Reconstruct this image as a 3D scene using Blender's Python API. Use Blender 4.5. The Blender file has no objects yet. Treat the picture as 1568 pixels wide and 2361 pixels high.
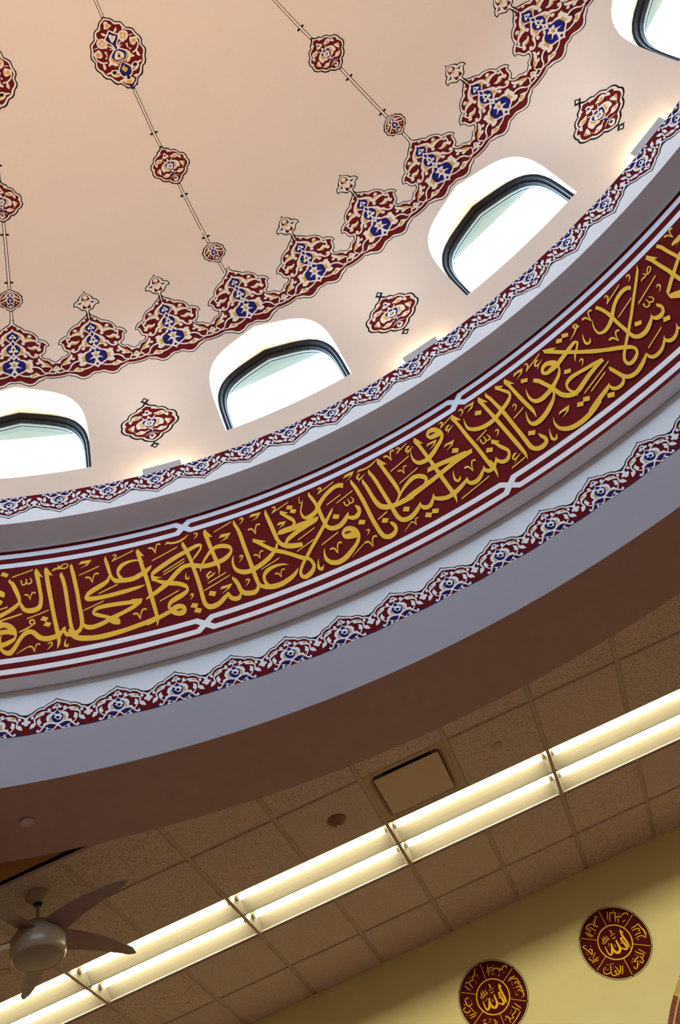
import bpy, bmesh, math, random
from mathutils import Matrix, Vector
from mathutils.geometry import delaunay_2d_cdt

S = bpy.context.scene
COL = S.collection
PI = math.pi

# ------------------------------------------------------------------ camera
cam = bpy.data.cameras.new('camera')
cam_o = bpy.data.objects.new('camera', cam)
COL.objects.link(cam_o)
right = Vector((0.907738541, 0.322647966, -0.268158593))
down = Vector((-0.419536328, 0.697949403, -0.580392884))
fwd = Vector((-0.000101453420, 0.639347262, 0.768918116))
m = Matrix((right, -down, -fwd)).transposed().to_4x4()
m.translation = Vector((-0.02965087, 1.63631126, -3.48837264))
cam_o.matrix_world = m
cam.sensor_fit = 'HORIZONTAL'
cam.sensor_width = 36.0
cam.lens = 2097.277 * 36.0 / 1568.0
cam.clip_start = 0.05
cam.clip_end = 200
S.camera = cam_o

# ------------------------------------------------------------------ world, exposure
world = bpy.data.worlds.new('sky')
S.world = world
world.use_nodes = True
wn = world.node_tree.nodes
bgn = wn['Background']
bgn.inputs[0].default_value = (0.60, 0.80, 1.0, 1)
bgn.inputs[1].default_value = 14.5
S.view_settings.view_transform = 'Standard'
S.view_settings.look = 'None'
S.view_settings.gamma = 1.0
S.view_settings.use_curve_mapping = False
S.view_settings.exposure = 0.7
S.cycles.max_bounces = 8
S.cycles.diffuse_bounces = 5
S.cycles.caustics_reflective = False
S.cycles.caustics_refractive = False

# ------------------------------------------------------------------ key dimensions (metres, dome axis at x=y=0, tile ceiling at z=0)
FLOOR_Z = -5.1
WALL_Y = 9.077            # wall with the medallions
R_SOFFIT_OUT = 6.49
R_DRUM = 5.81             # grey band at the opening
R_FASC1 = 5.77            # lower white fascia
R_TEXT = 5.64             # calligraphy band
R_FASC2 = 5.40            # upper white fascia
Z_D1, Z_F1, Z_T0, Z_T1, Z_F2, Z_LEDGE = 0.30, 0.652, 0.652, 1.888, 1.888, 2.20
R_DOME, Z_DOME = 5.53, 2.28
DOME_FILL_W = 6.2            # watts of the fill light added at each cove lamp
BAY = 22.5
AZ0 = -22.85              # a rib of the dome / the axis of a window
TILE = 0.6096
def GX(u): return (u - 5.053) * TILE
def GY(v): return (12.890 - v) * TILE

# ------------------------------------------------------------------ materials
MATS = {}
def mat(name, col, rough=0.6, metal=0.0, spec=0.3, emit=None, estr=0.0, noise=None, bump=None):
    if name in MATS: return MATS[name]
    M = bpy.data.materials.new(name); M.use_nodes = True
    nt = M.node_tree; b = nt.nodes['Principled BSDF']
    b.inputs['Base Color'].default_value = (*col, 1)
    b.inputs['Roughness'].default_value = rough
    b.inputs['Metallic'].default_value = metal
    b.inputs['Specular IOR Level'].default_value = spec
    if emit:
        b.inputs['Emission Color'].default_value = (*emit, 1)
        b.inputs['Emission Strength'].default_value = estr
    if noise or bump:
        tc = nt.nodes.new('ShaderNodeTexCoord')
    if noise:                       # (scale, amount): fine mottling of the paint
        n = nt.nodes.new('ShaderNodeTexNoise'); n.inputs['Scale'].default_value = noise[0]; n.inputs['Detail'].default_value = 4
        nt.links.new(tc.outputs['Object'], n.inputs['Vector'])
        r = nt.nodes.new('ShaderNodeMapRange')
        r.inputs['From Min'].default_value = 0.3; r.inputs['From Max'].default_value = 0.7
        r.inputs['To Min'].default_value = 1 - noise[1]; r.inputs['To Max'].default_value = 1 + noise[1]
        nt.links.new(n.outputs['Fac'], r.inputs['Value'])
        mx = nt.nodes.new('ShaderNodeVectorMath'); mx.operation = 'SCALE'
        mx.inputs[0].default_value = col
        nt.links.new(r.outputs[0], mx.inputs['Scale'])
        nt.links.new(mx.outputs[0], b.inputs['Base Color'])
    if bump:
        n2 = nt.nodes.new('ShaderNodeTexNoise'); n2.inputs['Scale'].default_value = bump[0]; n2.inputs['Detail'].default_value = 3
        nt.links.new(tc.outputs['Object'], n2.inputs['Vector'])
        bp = nt.nodes.new('ShaderNodeBump'); bp.inputs['Strength'].default_value = bump[1]; bp.inputs['Distance'].default_value = 0.002
        nt.links.new(n2.outputs['Fac'], bp.inputs['Height'])
        nt.links.new(bp.outputs[0], b.inputs['Normal'])
    MATS[name] = M
    return M

def srgb(r, g, b):
    f = lambda c: (c / 255 / 12.92) if c <= 10 else ((c / 255 + 0.055) / 1.055) ** 2.4
    return (f(r), f(g), f(b))

mat('dome_paint', (0.775, 0.635, 0.525), 0.75, noise=(60, 0.015), bump=(300, 0.15))
mat('white_paint', (0.86, 0.89, 0.93), 0.7, bump=(250, 0.12))
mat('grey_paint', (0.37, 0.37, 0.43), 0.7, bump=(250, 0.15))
mat('cove_paint', (0.84, 0.87, 0.92), 0.7)
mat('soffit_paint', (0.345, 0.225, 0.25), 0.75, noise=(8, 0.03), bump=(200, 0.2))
mat('wall_paint', (0.78, 0.71, 0.35), 0.75, noise=(5, 0.02), bump=(200, 0.25))
mat('orange_paint', (0.55, 0.25, 0.05), 0.75)
mat('carpet', (0.46, 0.29, 0.25), 0.95, noise=(30, 0.2))
mat('ground_outside', (0.30, 0.31, 0.32), 0.9)
mat('reveal_paint', (0.85, 0.86, 0.87), 0.6)
mat('frame_dark', (0.004, 0.004, 0.007), 0.6, spec=0.08)
mat('frame_bead', (0.10, 0.16, 0.20), 0.4)
mat('eave_stone', (0.12, 0.19, 0.23), 0.8, noise=(4, 0.05))
mat('eave_block', (0.07, 0.09, 0.12), 0.8, noise=(40, 0.08))
mat('tee_bar', (0.42, 0.32, 0.25), 0.5)
mat('fixture_white', (0.22, 0.20, 0.15), 0.35, spec=0.5)
mat('fixture_rim', (0.62, 0.45, 0.40), 0.5)
mat('metal_plate', (0.52, 0.40, 0.29), 0.5, noise=(3, 0.03))
mat('diffuser_pan', (0.40, 0.29, 0.21), 0.55)
mat('black', (0.006, 0.006, 0.006), 0.9)
mat('tube_glow', (1, 1, 1), 0.5, emit=(1.0, 0.90, 0.62), estr=22.0)
mat('tube_cap', (0.9, 0.86, 0.7), 0.4)
mat('fan_body', (0.36, 0.29, 0.20), 0.25, spec=0.5)
mat('fan_blade', (0.25, 0.17, 0.18), 0.4)
mat('fan_lens', (0.24, 0.20, 0.20), 0.3)
mat('plastic_cream', (0.62, 0.48, 0.40), 0.45)
mat('cover_mauve', (0.44, 0.36, 0.38), 0.5)
mat('sensor_dark', (0.22, 0.12, 0.09), 0.4)
mat('cove_box', (0.50, 0.50, 0.50), 0.5)
mat('cove_glow', (1, 1, 1), 0.5, emit=(1.0, 0.80, 0.52), estr=85.0)
# printed / painted ornament
INK = dict(rough=0.85, spec=0.06)
mat('ink_red', (0.135, 0.010, 0.011), **INK)
mat('ink_red_text', (0.140, 0.011, 0.012), **INK)
mat('ink_navy', (0.019, 0.016, 0.125), **INK)
mat('ink_gold', (0.63, 0.36, 0.085), **INK)
mat('ink_text_gold', (0.90, 0.555, 0.065), **INK)
mat('ink_cream', (0.81, 0.69, 0.565), **INK)
mat('ink_white', (0.86, 0.89, 0.93), **INK)
mat('ink_beige', (0.58, 0.43, 0.20), **INK)
mat('ink_black', (0.010, 0.009, 0.009), **INK)
mat('medal_red', (0.080, 0.008, 0.006), **INK)
mat('medal_gold', (0.95, 0.58, 0.025), **INK)
mat('medal_black', (0.012, 0.014, 0.006), **INK)

def tile_material():
    M = bpy.data.materials.new('acoustic_tile'); M.use_nodes = True
    nt = M.node_tree; b = nt.nodes['Principled BSDF']
    b.inputs['Roughness'].default_value = 0.9; b.inputs['Specular IOR Level'].default_value = 0.1
    tc = nt.nodes.new('ShaderNodeTexCoord'); oi = nt.nodes.new('ShaderNodeObjectInfo')
    ad = nt.nodes.new('ShaderNodeVectorMath'); ad.operation = 'ADD'
    nt.links.new(tc.outputs['Object'], ad.inputs[0])
    sc = nt.nodes.new('ShaderNodeMath'); sc.operation = 'MULTIPLY'; sc.inputs[1].default_value = 37.0
    nt.links.new(oi.outputs['Random'], sc.inputs[0])
    nt.links.new(sc.outputs[0], ad.inputs[1])
    n = nt.nodes.new('ShaderNodeTexNoise'); n.inputs['Scale'].default_value = 150; n.inputs['Detail'].default_value = 3; n.inputs['Roughness'].default_value = 0.65
    nt.links.new(ad.outputs[0], n.inputs['Vector'])
    cr = nt.nodes.new('ShaderNodeValToRGB')
    cr.color_ramp.elements[0].position = 0.36; cr.color_ramp.elements[0].color = (0.18, 0.12, 0.09, 1)
    cr.color_ramp.elements[1].position = 0.50; cr.color_ramp.elements[1].color = (0.60, 0.485, 0.44, 1)
    nt.links.new(n.outputs['Fac'], cr.inputs['Fac'])
    nt.links.new(cr.outputs['Color'], b.inputs['Base Color'])
    bp = nt.nodes.new('ShaderNodeBump'); bp.inputs['Strength'].default_value = 0.5; bp.inputs['Distance'].default_value = 0.003
    nt.links.new(n.outputs['Fac'], bp.inputs['Height']); nt.links.new(bp.outputs[0], b.inputs['Normal'])
    MATS['acoustic_tile'] = M
tile_material()

def glass_material():
    M = bpy.data.materials.new('window_glass'); M.use_nodes = True
    nt = M.node_tree; nt.nodes.remove(nt.nodes['Principled BSDF'])
    out = nt.nodes['Material Output']
    t = nt.nodes.new('ShaderNodeBsdfTransparent'); t.inputs[0].default_value = (0.93, 0.97, 1.0, 1)
    g = nt.nodes.new('ShaderNodeBsdfGlossy'); g.inputs['Roughness'].default_value = 0.02
    mx = nt.nodes.new('ShaderNodeMixShader'); mx.inputs[0].default_value = 0.05
    nt.links.new(t.outputs[0], mx.inputs[1]); nt.links.new(g.outputs[0], mx.inputs[2]); nt.links.new(mx.outputs[0], out.inputs[0])
    MATS['window_glass'] = M
glass_material()

# ------------------------------------------------------------------ mesh helpers
def link(name, mesh, matn, parent=None):
    o = bpy.data.objects.new(name, mesh); COL.objects.link(o)
    if matn and not mesh.materials: mesh.materials.append(MATS[matn])
    if parent: o.parent = parent
    return o
def mesh_from(name, V, F, matn, parent=None, smooth=False):
    me = bpy.data.meshes.new(name); me.from_pydata([tuple(v) for v in V], [], F); me.update()
    if smooth: me.polygons.foreach_set('use_smooth', [True] * len(me.polygons))
    return link(name, me, matn, parent)
def copy_obj(src, parent=None):
    o = src.copy(); COL.objects.link(o); o.parent = parent
    return o
def copy_tree(src, parent=None):
    o = copy_obj(src, parent)
    for c in list(src.children): copy_tree(c, o)
    return o
def tag(o, label, cat, group=None):
    o['label'] = label; o['category'] = cat
    if group: o['group'] = group
    return o
def struct(o, label=None):
    o['kind'] = 'structure'
    if label: o['label'] = label
    return o
def empty(name, loc=(0, 0, 0)):
    o = bpy.data.objects.new(name, None); COL.objects.link(o); o.location = loc; o.empty_display_size = 0.1
    return o
class MB:
    def __init__(s): s.v = []; s.f = []
    def add(s, V, F):
        n = len(s.v); s.v += [tuple(v) for v in V]; s.f += [tuple(i + n for i in f) for f in F]; return s
    def box(s, x0, x1, y0, y1, z0, z1):
        V = [(x, y, z) for z in (z0, z1) for y in (y0, y1) for x in (x0, x1)]
        return s.add(V, [(0, 2, 3, 1), (4, 5, 7, 6), (0, 1, 5, 4), (2, 6, 7, 3), (0, 4, 6, 2), (1, 3, 7, 5)])
    def cyl(s, p, q, r, n=12, r2=None):
        p = Vector(p); q = Vector(q); d = (q - p).normalized(); r2 = r if r2 is None else r2
        a = d.orthogonal().normalized(); b = d.cross(a)
        V = []
        for c, rr in ((p, r), (q, r2)):
            V += [c + (a * math.cos(2 * PI * i / n) + b * math.sin(2 * PI * i / n)) * rr for i in range(n)]
        F = [(i, (i + 1) % n, n + (i + 1) % n, n + i) for i in range(n)] + [tuple(range(n))[::-1], tuple(range(n, 2 * n))]
        return s.add(V, F)
    def lathe(s, prof, n=32, c=(0, 0)):
        V = [(c[0] + r * math.cos(2 * PI * i / n), c[1] + r * math.sin(2 * PI * i / n), z) for r, z in prof for i in range(n)]
        F = [(j * n + i, j * n + (i + 1) % n, (j + 1) * n + (i + 1) % n, (j + 1) * n + i) for j in range(len(prof) - 1) for i in range(n)]
        return s.add(V, F)
    def build(s, name, matn, parent=None, smooth=False):
        return mesh_from(name, s.v, s.f, matn, parent, smooth)

def ring(name, prof, matn, parent=None, n=256, smooth=False):
    """surface of revolution about the dome axis from a list of (radius, z)"""
    return MB().lathe(prof, n).build(name, matn, parent, smooth)

def P_cyl(R, a, z):                 # azimuth in degrees, measured from +Y towards +X
    a = math.radians(a); return (R * math.sin(a), R * math.cos(a), z)
def P_sph(a, z, off=0.0):
    R = R_DOME - off; zz = (z - Z_DOME)
    r = math.sqrt(max(R_DOME ** 2 - zz * zz, 1e-6)) ; k = R / R_DOME
    return P_cyl(r * k, a, Z_DOME + zz * k)

# ================================================================== THE SETTING
# ---- drum: bands stepping inwards as they rise
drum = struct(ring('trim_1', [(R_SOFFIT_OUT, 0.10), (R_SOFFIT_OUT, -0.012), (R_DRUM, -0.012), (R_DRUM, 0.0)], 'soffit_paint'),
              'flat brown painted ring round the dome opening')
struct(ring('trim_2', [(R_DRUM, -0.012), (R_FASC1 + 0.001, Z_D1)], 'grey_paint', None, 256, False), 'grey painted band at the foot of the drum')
struct(ring('trim_3', [(R_FASC1, Z_D1), (R_FASC1, Z_F1 + 0.03)], 'white_paint'), 'lower white drum fascia with ornament border')
struct(ring('trim_4', [(R_FASC1, 0.676), (R_FASC1 - 0.004, 0.664), (5.752, 0.656), (5.70, 0.651), (R_TEXT + 0.006, 0.648), (R_TEXT, Z_T0 + 0.003)], 'cove_paint', None, 256, False), 'narrow grey moulding below the lettered band')
struct(ring('wall_drum', [(R_TEXT, Z_T0 + 0.004), (R_TEXT, Z_T1 - 0.004)], 'white_paint', None, 256, True), 'curved drum wall behind the lettered band')
cv = [(R_TEXT, Z_T1 - 0.004), (R_TEXT + 0.001, Z_T1), (R_TEXT + 0.008, Z_T1 + 0.008)]
for i in range(0, 13):
    t = PI / 2 * i / 12
    cv.append((5.405 + 0.245 * math.cos(t), Z_T1 + 0.012 + 0.09 * math.sin(t)))
struct(ring('trim_5', cv, 'cove_paint', None, 256, True), 'grey concave moulding above the lettered band')
struct(ring('trim_6', [(R_FASC2, Z_F2), (R_FASC2, Z_LEDGE), (R_DOME + 0.02, Z_LEDGE)], 'white_paint'), 'upper white drum fascia with ornament border')

# ---- dome shell with sixteen arched openings
HW, ZSILL, ZSPR, ZAPEX, D_FRAME = 0.545, 2.645, 3.16, 3.742, 5.585
def win_outline(n=9):
    """half outline control: sill corner, straight jamb, arch, slightly pointed apex"""
    pts = [(0.545, ZSILL), (0.548, 2.80), (0.550, 2.95), (0.550, 3.08), (0.547, 3.18), (0.538, 3.28), (0.520, 3.37),
           (0.490, 3.45), (0.450, 3.52), (0.395, 3.578), (0.320, 3.628), (0.230, 3.668), (0.120, 3.706), (0.0, ZAPEX)]
    return pts
HALF = win_outline()
OUTL = [(x, z) for x, z in HALF] + [(-x, z) for x, z in reversed(HALF[:-1])]
SILL = [(-0.545 + 1.09 * i / 10.0, ZSILL) for i in range(1, 10)]
def on_dome(x, z, a):               # prism through the dome: tangential x, height z, window azimuth a (deg)
    d = math.sqrt(R_DOME ** 2 - (z - Z_DOME) ** 2 - x * x)
    a = math.radians(a); return (x * math.cos(a) + d * math.sin(a), -x * math.sin(a) + d * math.cos(a), z)
def radial(x, z, d, a):
    a = math.radians(a); return (x * math.cos(a) + d * math.sin(a), -x * math.sin(a) + d * math.cos(a), z)

ZB0, ZB1 = Z_LEDGE - 0.03, 3.90
def build_dome():
    V = []; F = []
    # one bay as a planar map (azimuth offset, z) with a hole
    hole = []
    for x, z in OUTL + SILL:
        d = math.sqrt(R_DOME ** 2 - (z - Z_DOME) ** 2 - x * x)
        hole.append((math.degrees(math.atan2(x, d)), z))
    K = 10.0
    nb = 12; outer = []
    for i in range(nb): outer.append((-11.25 + 22.5 * i / nb, ZB0))
    nz = 14
    for i in range(nz): outer.append((11.25, ZB0 + (ZB1 - ZB0) * i / nz))
    for i in range(nb): outer.append((11.25 - 22.5 * i / nb, ZB1))
    for i in range(nz): outer.append((-11.25, ZB1 - (ZB1 - ZB0) * i / nz))
    pts = [Vector((a / K, z)) for a, z in outer + hole]
    no, nh = len(outer), len(hole)
    edges = [(i, (i + 1) % no) for i in range(no)] + [(no + i, no + (i + 1) % nh) for i in range(nh)]
    def inside_hole(a, z):
        c = False; j = nh - 1
        for i in range(nh):
            (x1, y1), (x2, y2) = hole[i], hole[j]
            if (y1 > z) != (y2 > z) and a < (x2 - x1) * (z - y1) / (y2 - y1) + x1: c = not c
            j = i
        return c
    for i in range(1, nb):
        for j in range(1, nz):
            a, z = -11.25 + 22.5 * i / nb, ZB0 + (ZB1 - ZB0) * j / nz
            if not inside_hole(a, z) and min(math.hypot((a - h[0]) * 0.09, z - h[1]) for h in hole) > 0.03: pts.append(Vector((a / K, z)))
    rv, re, rf, *_ = delaunay_2d_cdt(pts, edges, [], 0, 1e-6)
    tri = []
    for f in rf:
        ca = sum(rv[i].x for i in f) / len(f) * K; cz = sum(rv[i].y for i in f) / len(f)
        if not inside_hole(ca, cz): tri.append(tuple(f))
    for b in range(16):
        n = len(V)
        for p in rv: V.append(P_sph(AZ0 + b * BAY + p.x * K, p.y))
        F += [tuple(n + i for i in t) for t in tri]
    # cap above the windows
    n = len(V); NA, NZ = 192, 40
    e0 = math.asin((ZB1 - Z_DOME) / R_DOME)
    for j in range(NZ + 1):
        e = e0 + (PI / 2 - e0 - 0.002) * j / NZ
        for i in range(NA): V.append(P_sph(AZ0 - 11.25 + 360.0 * i / NA, Z_DOME + R_DOME * math.sin(e)))
    for j in range(NZ):
        for i in range(NA): F.append((n + j * NA + i, n + j * NA + (i + 1) % NA, n + (j + 1) * NA + (i + 1) % NA, n + (j + 1) * NA + i))
    o = mesh_from('ceiling_dome', V, F, 'dome_paint', None, True)
    me = o.data
    me.normals_split_custom_set_from_vertices([(-Vector((v.co.x, v.co.y, v.co.z - Z_DOME))).normalized() for v in me.vertices])
    return struct(o, 'peach painted dome over the prayer hall')
build_dome()

def build_window():
    w = empty('window_1')
    a = 0.0
    # reveal
    L = OUTL
    V = []; F = []
    NR = 3
    full = OUTL + SILL
    for x, z in full:
        p = Vector(on_dome(x, z, a)); q = Vector(radial(x, z, D_FRAME, a))
        for k in range(NR + 1): V.append(p.lerp(q, k / NR))
    n = len(full)
    for i in range(n):
        j = (i + 1) % n
        for k in range(NR): F.append((i * (NR + 1) + k, j * (NR + 1) + k, j * (NR + 1) + k + 1, i * (NR + 1) + k + 1))
    mesh_from('reveal', V, F, 'reveal_paint', w, False)
    def inset(d):
        out = []
        N = len(OUTL)
        for i, (x, z) in enumerate(OUTL):
            x0, z0 = OUTL[max(i - 1, 0)]; x1, z1 = OUTL[min(i + 1, N - 1)]
            tx, tz = x1 - x0, z1 - z0; l = math.hypot(tx, tz); out.append((x - tz / l * d, z + tx / l * d))
        # the arc runs from the right sill over the apex to the left sill: inner side is to the left of travel
        return out
    def arc_profile(prof, name, matn):
        V = []; F = []; rows = [inset(d) for d, _ in prof]; N = len(OUTL); m_ = len(prof)
        for i in range(N):
            for k, (d, D) in enumerate(prof):
                x, z = rows[k][i]; V.append(radial(x, z, D, a))
        for i in range(N - 1):
            for k in range(m_ - 1): F.append((i * m_ + k, (i + 1) * m_ + k, (i + 1) * m_ + k + 1, i * m_ + k + 1))
        mesh_from(name, V, F, matn, w, False)
    arc_profile([(-0.004, D_FRAME - 0.002), (0.022, D_FRAME - 0.002), (0.028, D_FRAME + 0.03), (0.042, D_FRAME + 0.04), (0.044, D_FRAME + 0.07), (0.036, D_FRAME + 0.11)], 'frame', 'frame_dark')
    arc_profile([(0.044, D_FRAME + 0.07), (0.050, D_FRAME + 0.074), (0.051, D_FRAME + 0.085), (0.036, D_FRAME + 0.10)], 'glazing_bead', 'frame_bead')
    MB().box(-0.56, 0.56, D_FRAME, D_FRAME + 0.09, ZSILL - 0.05, ZSILL + 0.035).build('sill_rail', 'frame_dark', w)
    ins = inset(0.03); V = [radial(x, z, D_FRAME + 0.08, a) for x, z in ins]
    mesh_from('pane', V, [tuple(range(len(V)))], 'window_glass', w)
    # masonry above the glass outside: flat eave with blocks along the arch
    MB().box(-0.75, 0.75, D_FRAME + 0.09, 5.862, 3.775, 3.95).build('eave', 'eave_stone', w)
    MB().box(-0.75, 0.75, D_FRAME + 0.085, D_FRAME + 0.10, 3.70, 3.96).build('outer_lintel', 'eave_stone', w)
    for x0, x1, d1, dz in ((-0.12, 0.13, 0.045, 0.0), (-0.32, -0.13, 0.04, 0.004), (0.14, 0.33, 0.035, 0.004)):
        MB().box(x0, x1, D_FRAME + 0.10, D_FRAME + 0.10 + d1, 3.755 - dz, 3.775).build('stone_block', 'eave_stone' if x0 == -0.12 else 'eave_block', w)
    return w
w0 = build_window()
for b in range(16):
    w = w0 if b == 0 else copy_tree(w0)
    w.name = 'window_%d' % (b + 1)
    w.rotation_euler.z = -math.radians(AZ0 + b * BAY)
    struct(w, 'arched dome window with white reveal and dark frame')
    # daylight portal in the opening
    ld = bpy.data.lights.new('window_portal', 'AREA'); ld.shape = 'RECTANGLE'; ld.size = 1.1; ld.size_y = 1.15; ld.cycles.is_portal = True
    lo = bpy.data.objects.new('window_portal', ld); COL.objects.link(lo)
    a = AZ0 + b * BAY
    lo.matrix_world = Matrix.Translation(radial(0, 3.19, D_FRAME + 0.062, a)) @ Matrix.Rotation(-math.radians(a), 4, 'Z') @ Matrix.Rotation(-PI / 2, 4, 'X')

# ---- room shell
XW, YB = 12.0, -9.0
YE = 6.097                           # straight edge of the tile ceiling
struct(MB().box(-XW - 0.15, XW + 0.15, WALL_Y, WALL_Y + 0.15, FLOOR_Z, 0.66).build('wall_back', 'wall_paint'), 'pale yellow wall with round medallions')
struct(MB().box(-XW - 0.15, -XW, YB, WALL_Y, FLOOR_Z, 0.66).build('wall_left', 'wall_paint'))
struct(MB().box(XW, XW + 0.15, YB, WALL_Y, FLOOR_Z, 0.66).build('wall_right', 'wall_paint'))
struct(MB().box(-XW - 0.15, XW + 0.15, YB - 0.15, YB, FLOOR_Z, 0.66).build('wall_front', 'wall_paint'))
struct(MB().box(-XW, XW, YB, WALL_Y, FLOOR_Z - 0.1, FLOOR_Z).build('floor', 'carpet'))
# recess beside the ring: upright orange-painted beam face at the tile edge and the deck above it
struct(MB().box(-XW, XW, YE, YE + 0.05, 0.004, 0.62).build('trim_7', 'orange_paint'), 'orange painted upright face above the tile edge')
def annulus_plate():
    V = []; F = []; n = 128
    sq = []
    for i in range(n):
        a = 2 * PI * i / n; c, s = math.cos(a), math.sin(a)
        V.append(((R_FASC1 + 0.006) * s, (R_FASC1 + 0.006) * c, 0.62))
        k = min(XW / max(abs(s), 1e-6), (WALL_Y if c > 0 else -YB) / max(abs(c), 1e-6)); V.append((k * s, k * c, 0.62))
    for i in range(n):
        j = (i + 1) % n; F.append((2 * i, 2 * j, 2 * j + 1, 2 * i + 1))
    return mesh_from('ceiling_deck', V, F, 'orange_paint')
struct(annulus_plate(), 'dark deck above the suspended ceiling')
struct(MB().box(-XW, XW, YB, -YE, 0.0, 0.02).build('ceiling_rear', 'acoustic_tile'), 'tiled ceiling behind the dome')

struct(MB().box(-70, 70, -70, 70, FLOOR_Z - 0.5, FLOOR_Z - 0.3).build('ground', 'ground_outside'), 'unseen ground plane added outside the building')  # unseen plane, added for the light it bounces up through the dome windows

# ---- suspended tile ceiling
ceil = struct(empty('ceiling', (0, 0, 0)), 'suspended ceiling of speckled tiles in a metal grid')
TB = 0.012                            # half width of a tee
def inside_ring(x, y): return math.hypot(x, y) < R_SOFFIT_OUT
tile_me = {}
def tile_mesh(w, h):
    key = (round(w, 3), round(h, 3))
    if key not in tile_me:
        b = 0.005; d = 0.011
        x, y = w / 2 - TB, h / 2 - TB
        V = [(-x, -y, 0.0), (x, -y, 0.0), (x, y, 0.0), (-x, y, 0.0), (-x + b, -y + b, -d), (x - b, -y + b, -d), (x - b, y - b, -d), (-x + b, y - b, -d)]
        F = [(4, 7, 6, 5), (0, 4, 5, 1), (1, 5, 6, 2), (2, 6, 7, 3), (3, 7, 4, 0)]
        me = bpy.data.meshes.new('tile'); me.from_pydata(V, [], F); me.update(); me.materials.append(MATS['acoustic_tile']); tile_me[key] = me
    return tile_me[key]
U0, U1 = -9, 20
rows = [(-2, -1), (-1, 0), (1, 2), (2, 2.889)]
for u in range(U0, U1):
    for v0, v1 in rows:
        cx_, cy_ = GX(u + 0.5), (GY(v0) + GY(v1)) / 2
        if all(inside_ring(GX(u + i), GY(v)) for i in (0, 1) for v in (v0, v1)): continue
        if abs(cx_) > XW - 0.2: continue
        if u == 4 and (v0, v1) == (1, 2): continue        # air diffuser sits here
        h = GY(v0) - GY(v1)
        o = bpy.data.objects.new('tile', tile_mesh(TILE, h)); COL.objects.link(o); o.parent = ceil; o.location = (cx_, cy_, 0.003)
def tee(x0, x1, y0, y1, low=0.0):
    b = MB().box(x0, x1, y0, y1, -0.002 + low, 0.03)
    return b.build('grid_bar', 'tee_bar', ceil)
for u in range(U0, U1 + 1):
    x = GX(u)
    if abs(x) > XW: continue
    y1 = YE
    if abs(x) < R_SOFFIT_OUT: y1 = max(YE, math.sqrt(R_SOFFIT_OUT ** 2 - x * x) - 0.02)
    if u % 2 == 0: tee(x - TB, x + TB, y1, WALL_Y, -0.001)
    else:
        tee(x - TB, x + TB, y1, GY(1)); tee(x - TB, x + TB, GY(0), WALL_Y)
for v in (2, 1, 0, -1):
    tee(GX(U0), GX(U1), GY(v) - TB * 0.6, GY(v) + TB * 0.6, 0.001)
tee(-XW, XW, WALL_Y - 0.02, WALL_Y, -0.001).name = 'wall_angle'
tee(-XW, XW, YE, YE + 0.02, 0.0005)

# ================================================================== CEILING FIXTURES
def troffer():
    t = empty('troffer_light')
    L, W = 2 * TILE - 2 * TB, TILE - 2 * TB * 0.8
    H = 0.085
    # reflector: two curved bays side by side; origin at the bay nearest the dome, x along the row, y towards the wall
    def refl(y0, y1):
        n = 12; V = []; F = []
        for i in range(n + 1):
            s = i / n; y = y0 + (y1 - y0) * s
            z = H * (1 - abs(2 * s - 1) ** 2.2) + 0.004
            V += [(-L / 2, y, z), (L / 2, y, z)]
        for i in range(n): F.append((2 * i, 2 * i + 1, 2 * i + 3, 2 * i + 2))
        return V, F
    b = MB(); b.add(*refl(-W / 2, -0.004)); b.add(*refl(0.004, W / 2)); b.add([(-L / 2, -0.004, 0.004), (L / 2, -0.004, 0.004), (L / 2, 0.004, 0.004), (-L / 2, 0.004, 0.004)], [(0, 1, 2, 3)])
    b.build('reflector', 'fixture_white', t)
    for s in (-1, 1):
        V = []; F = []
        for y0, y1 in ((-W / 2, -0.004), (0.004, W / 2)):
            n0 = len(V); n = 12
            for i in range(n + 1):
                q = i / n; y = y0 + (y1 - y0) * q
                z = H * (1 - abs(2 * q - 1) ** 2.2) + 0.005
                V += [(s * L / 2, y, 0.0), (s * (L / 2 - 0.02), y, z)]
            for i in range(n): F.append((n0 + 2 * i, n0 + 2 * i + 2, n0 + 2 * i + 3, n0 + 2 * i + 1))
        mesh_from('end_plate', V, F, 'fixture_white', t)
    MB().box(-L / 2, L / 2, W / 2 - 0.004, W / 2 + 0.004, -0.004, 0.004).build('rim', 'fixture_rim', t)
    for y in (-W / 4 - 0.002, W / 4 + 0.002):
        tb = MB().cyl((-L / 2 + 0.035, y, 0.052), (L / 2 - 0.035, y, 0.052), 0.0165, 10).build('tube', 'tube_glow', t, True)
        for s in (-1, 1):
            MB().cyl((s * (L / 2 - 0.034), y, 0.052), (s * (L / 2 - 0.018), y, 0.052), 0.0175, 10).build('tube_cap', 'tube_cap', tb)
    return t
t0 = troffer()
for i, u in enumerate(range(-6, 17, 2)):
    t = t0 if i == 0 else copy_tree(t0)
    t.location = (GX(u + 1), (GY(0) + GY(1)) / 2, 0.0)
    tag(t, 'recessed two-tube fluorescent troffer lit in the row along the tile ceiling', 'light', 'fluorescent troffers in one row')
for i, u in enumerate(range(-6, 17, 2)):      # unseen second row of lights, added on the far side of the hall
    t = copy_tree(t0); t.location = (GX(u + 1), -7.5, -0.02)
    tag(t, 'recessed two-tube fluorescent troffer added out of view at the other side of the hall', 'light', 'added fluorescent troffers behind the dome')

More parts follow.
